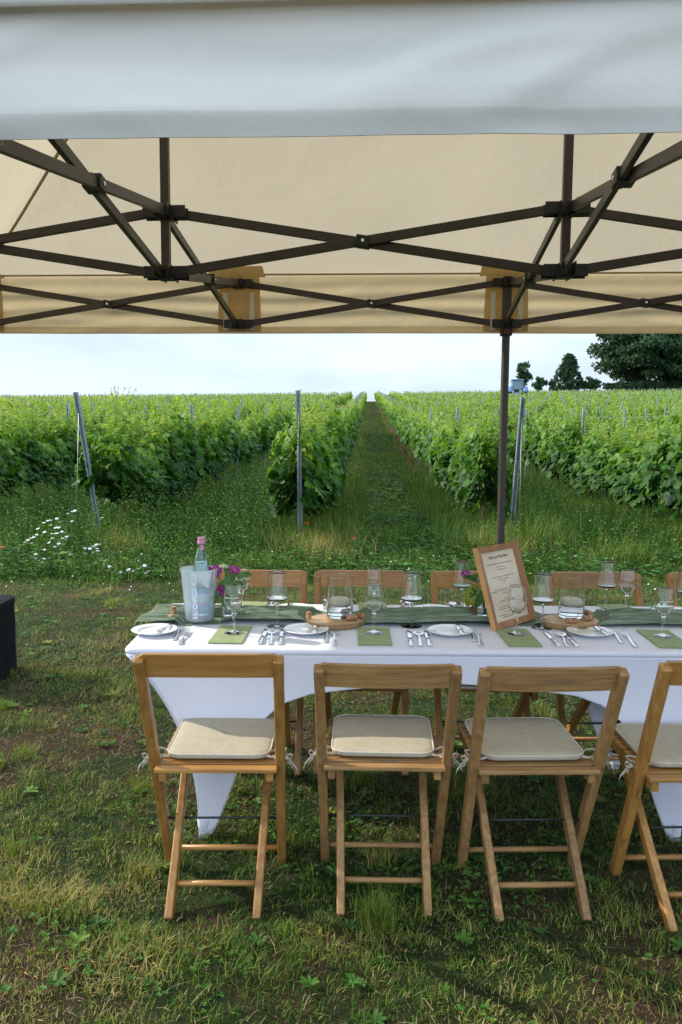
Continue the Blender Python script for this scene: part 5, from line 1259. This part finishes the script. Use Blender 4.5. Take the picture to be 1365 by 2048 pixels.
blades(x, y, h, .004 + .004 * rng.random(n), .15 + .7 * rng.random(n), np.clip(.26 + .25 * (fbm(x * 3 + 2, y * 3, 2) - .5) * 2 + rng.normal(0, .12, n) + .5 * (rng.random(n) < .06 + .5 * np.clip(dryp - .6, 0, 1)) + .34 * dr * (rng.random(n) < .42), 0, 1), 'tall_meadow_grass', 'tall uncut grass along the end of the vineyard')
for (a, b, d, ws) in ((11.4, 18, 1000, 1.2), (18, 32, 360, 1.9), (32, 70, 80, 3.6), (70, 140, 14, 7)):
    x, y = scatter(a, b, d, .8); n = len(x); rd = rowdist(x, y); k = (rd > .42) | (rng.random(n) < .22); x, y, rd = x[k], y[k], rd[k]; n = len(x)
    h = (.06 + .16 * rng.random(n)) * (1 + 1.0 * (rd < .75)) * (.6 + .8 * fbm(x * 1.1, y * 1.1 + 7, 2)) * (np.where(np.abs(x - AX * y - .44) < .9, .7, 1))
    blades(x, y, h, .0045 * ws * (.6 + .8 * rng.random(n)), .15 + .7 * rng.random(n), np.clip(.40 + .2 * (fbm(x * 1.5 + 2, y * 1.5, 2) - .5) * 2 + rng.normal(0, .12, n) + .3 * (rng.random(n) < .08), 0, 1), 'aisle_grass', 'grass and herbs growing between the vine rows' if a < 12 else 'grass farther up between the vine rows, stretch from %d metres' % a)
x, y = scatter(8.0, 14, 300, .6); n = len(x); nl = 6; k = rng.random(n) < .4 + .5 * fbm(x * 1.3, y * 1.3, 2); x, y = x[k], y[k]; n = len(x)
rosettes(x, y, 6, .018 + .030 * rng.random(n) ** 1.5, .02 + .20 * rng.random(n) * (.4 + .6 * (rowdist(x, y) < .9)), np.clip(.38 + rng.normal(0, .2, n), 0, .95), 'broadleaf_weeds', 'leafy weeds and docks along the vineyard edge', tmpl=(CV * np.array([.8, 1, 1]), CT), up=.4)
x, y = scatter(14, 45, 34, .6); n = len(x)
rosettes(x, y, 6, .025 + .04 * rng.random(n), .02 + .12 * rng.random(n), np.clip(.52 + rng.normal(0, .2, n), 0, .95), 'aisle_weeds', 'leafy weeds between the rows farther up', tmpl=(CV * np.array([.9, 1, 1]), CT), up=.4)
# tall leafy herbs at the row ends and under the vines
x, y = scatter(8.0, 24, 120, .6); rd = rowdist(x, y); k = ((rd < .95) | (np.abs(x - AX * y - .44) > 1.0)) & (rng.random(len(x)) < .25 + 1.2 * np.clip(fbm(x * .9 + 5, y * .9, 2) - .4, 0, 1) + .35 * (x < -1)); x, y = x[k], y[k]; n = len(x)
Hh = (.12 + .50 * rng.random(n) ** 1.3) * (1 + .55 * ((x < -.9) & (y > 9.3)) * (.4 + fbm(x * 1.2 + 4, y * 1.2, 2))) * np.where(np.abs(x - AX * y - .44) < .9, .4, 1) * np.clip((y - 7.9) / 1.3, .35, 1); m = 16; q = (np.tile(np.arange(m), n) + rng.random(n * m)) / m; ax_ = rng.normal(0, .14, n); ay_ = rng.normal(0, .14, n)
PX = np.repeat(x, m) + np.repeat(ax_, m) * q; PY = np.repeat(y, m) + np.repeat(ay_, m) * q; PZ = gz(PX, PY) + np.repeat(Hh, m) * q; a = np.arange(n * m) * 2.4
Yv = norm(np.stack([np.cos(a), np.sin(a), .5 + 0 * a], -1)); Zv = norm(np.stack([rng.normal(0, .3, n * m), rng.normal(0, .3, n * m), 1 + 0 * a], -1)); Zv = norm(Zv - Yv * (Zv * Yv).sum(1, keepdims=True))
V, T = place(CV * np.array([.5, 1, 1]), CT, np.stack([PX, PY, PZ], -1), np.cross(Yv, Zv), Yv, Zv, (.055 - .03 * q) * (.7 + .6 * rng.random(n * m)))
tag(tris('tall_herbs', V, T, 'weeds', np.repeat(np.clip(.42 + rng.normal(0, .16, n * m) + np.repeat(rng.normal(0, .15, n), m), 0, 1), 6)), 'tall leafy herbs growing under the vines and at the row ends', 'weeds', kind='stuff')
x, y = scatter(8.4, 20, 1000, .6); rd = rowdist(x, y); k = ((rd < .8) | (np.abs(x - AX * y - .44) > 1.2) & (rng.random(len(x)) < .6)); x, y = x[k], y[k]; n = len(x)
blades(x, y, (.12 + .42 * rng.random(n) ** 1.6) * np.clip((y - 8.4) / 1.5, .3, 1) * (.5 + fbm(x * 1.3, y * 1.3, 2)), .004 + .004 * rng.random(n), .1 + .6 * rng.random(n), np.clip(.24 + rng.normal(0, .14, n) + .45 * (rng.random(n) < .10), 0, 1), 'tall_stalks', 'tall grass stalks rising under the vine rows')
bx_ = np.concatenate([rng.normal(-.30, .26, 1500), rng.normal(-2.62, .16, 500), rng.normal(1.95, .22, 600)]); by_ = np.concatenate([rng.normal(9.55, .26, 1500), rng.normal(9.5, .14, 500), rng.normal(9.6, .2, 600)]); n = len(bx_)
blades(bx_, by_, .10 + .36 * rng.random(n) ** 1.2, .003 + .003 * rng.random(n), .15 + .75 * rng.random(n), np.clip(.80 + rng.normal(0, .16, n), 0, 1), 'dry_grass_clumps', 'pale dry grass tangled around the feet of the end posts')
# white clover blossoms
x, y = scatter(7.2, 26, 6.5, .4); y = y; k = fbm(x * 1.3 + 3, y * .6, 2) > .47; x, y = x[k], y[k]; mb = MB()
for a, b in zip(x, y):
    s = random.uniform(.005, .0095); z = float(gz(a, b)) + random.uniform(.05, .2 if b > 8 else .08); mb.lathe([(0, -s), (s, -s * .3), (s * .8, s * .6), (0, s)], 6, (a, b, z))
o = mb.build('clover_blossoms', 'petal_w'); tag(o, 'small white clover blossoms dotted through the grass', 'flowers', kind='stuff')
# ox-eye daisies: one plant per cluster
def daisy_plant(label, heads, foot):
    f = Vector(foot); f.z = float(gz(f.x, f.y)); t = thing('daisy_plant', label, 'daisies', f, 0, 'white daisies at the vineyard edge'); ms = MB()
    for (x, y, z) in heads:
        p = Vector((x, y, z)) - f; n_ = Vector((random.uniform(-.3, .3), random.uniform(-.6, 0), 1)).normalized(); u = n_.orthogonal().normalized(); v = n_.cross(u); mb = MB(); R = random.uniform(.015, .022)
        for k in range(14):
            a = 2 * PI * k / 14; d = u * math.cos(a) + v * math.sin(a); e = n_.cross(d); mb.add([p + d * .005 - e * .002, p + d * R - e * .0042 - n_ * .002, p + d * (R + .002), p + d * R + e * .0042 - n_ * .002, p + d * .005 + e * .002], [(0, 1, 2, 3, 4)])
        fl = mb.build('flower_head', 'petal_w', t); mb = MB(); mb.lathe([(0, .004), (.005, .003), (.006, 0)], 8, p); mb.build('flower_eye', 'yolk', fl)
        b0 = Vector((random.uniform(-.05, .05), random.uniform(-.05, .05), 0)); ms.tube([b0, b0.lerp(p, .5) + Vector((0, 0, .03)), p], .0016, 4, caps=False)
    ms.build('stems', 'stem', t)
def uny(px, py, Yd):
    a = (px - 682.5) / F; b = (py - 1024) / F; u = c_ * a + s_ * b; v = -s_ * a + c_ * b; dz = -(v * math.cos(TH)) - math.sin(TH); dy = math.cos(TH) - v * math.sin(TH); t = Yd / dy; return (u * t, Yd, H + dz * t)
DG = [('daisies at the left, spreading furthest left', [(50, 1084), (56, 1080), (62, 1076), (68, 1074), (74, 1069), (64, 1086), (76, 1057), (89, 1064)], (72, 1130), 9.0), ('tall daisies in the middle of the left group', [(88, 1045), (96, 1041), (101, 1040), (114, 1037), (120, 1044), (101, 1050), (112, 1055), (118, 1055)], (105, 1120), 9.3),
      ('daisies in the dense bunch right of the tallest ones', [(105, 1067), (114, 1066), (124, 1063), (130, 1065), (105, 1076), (98, 1085), (126, 1076), (132, 1079), (128, 1088), (118, 1087), (134, 1073), (111, 1093)], (118, 1125), 9.0), ('low daisies below the left group', [(72, 1116), (76, 1121), (88, 1100), (89, 1117), (72, 1108), (87, 1126), (74, 1108)], (80, 1140), 8.7),
      ('daisies between the tilted end post and its wire', [(171, 1096), (180, 1097), (187, 1092), (193, 1089), (199, 1088), (195, 1097), (188, 1104), (196, 1102), (169, 1107), (143, 1107), (141, 1109)], (185, 1125), 9.0), ('daisies high up under the left vine leaves', [(145, 1023), (150, 1021), (136, 1027), (144, 1042), (205, 1035)], (150, 1110), 9.6),
      ('tiny daisies low down left of the bottle', [(232, 1141), (241, 1144), (257, 1139), (266, 1142), (278, 1137), (290, 1131), (297, 1142), (258, 1162), (252, 1158), (292, 1146), (220, 1133)], (255, 1165), 8.2)]
for lab, hs, ft, Yd in DG:
    p = uny(ft[0], ft[1], Yd); daisy_plant(lab, [uny(a, b, Yd + random.uniform(-.12, .12)) for a, b in hs], (p[0], Yd, 0))
def poppy(label, px, py, Yd, R=.035):
    x, y, z = uny(px, py, Yd); g = float(gz(x, y)); t = thing('poppy', label, 'poppy', (x, y, g), 0, 'red poppies by the vineyard'); mb = MB(); p = Vector((0, 0, z - g))
    for k in range(4):
        a0 = PI / 2 * k; G = []
        for i in range(5): r = R * i / 4; G.append([p + Vector((math.cos(a0 + tt) * r, math.sin(a0 + tt) * r, .55 * r + .004 * math.sin(tt * 6))) for tt in (-.95, -.5, 0, .5, .95)])
        mb.grid(G)
    mb.build('petals', 'poppy', t); mb = MB(); mb.tube([(.02, .0, 0), (.01, 0, (z - g) * .5), p], .002, 5); mb.build('stem', 'stem', t)
poppy('red poppy right of the middle end post', 615, 1048, 9.9, .035); poppy('small red poppy under the middle vine leaves', 638, 1026, 10.1, .028); poppy('small red poppy bud further right under the vine', 651, 1036, 10.2, .018); poppy('red poppy in the aisle grass', 709, 1078, 9.3, .024); poppy('red poppy at the left edge of the photo', 3, 1097, 8.6, .034)
print('vines', len(ind), 'ycut', ycut, 'posts', len(near_posts), len(rest_posts), 'objects', len(S.objects))
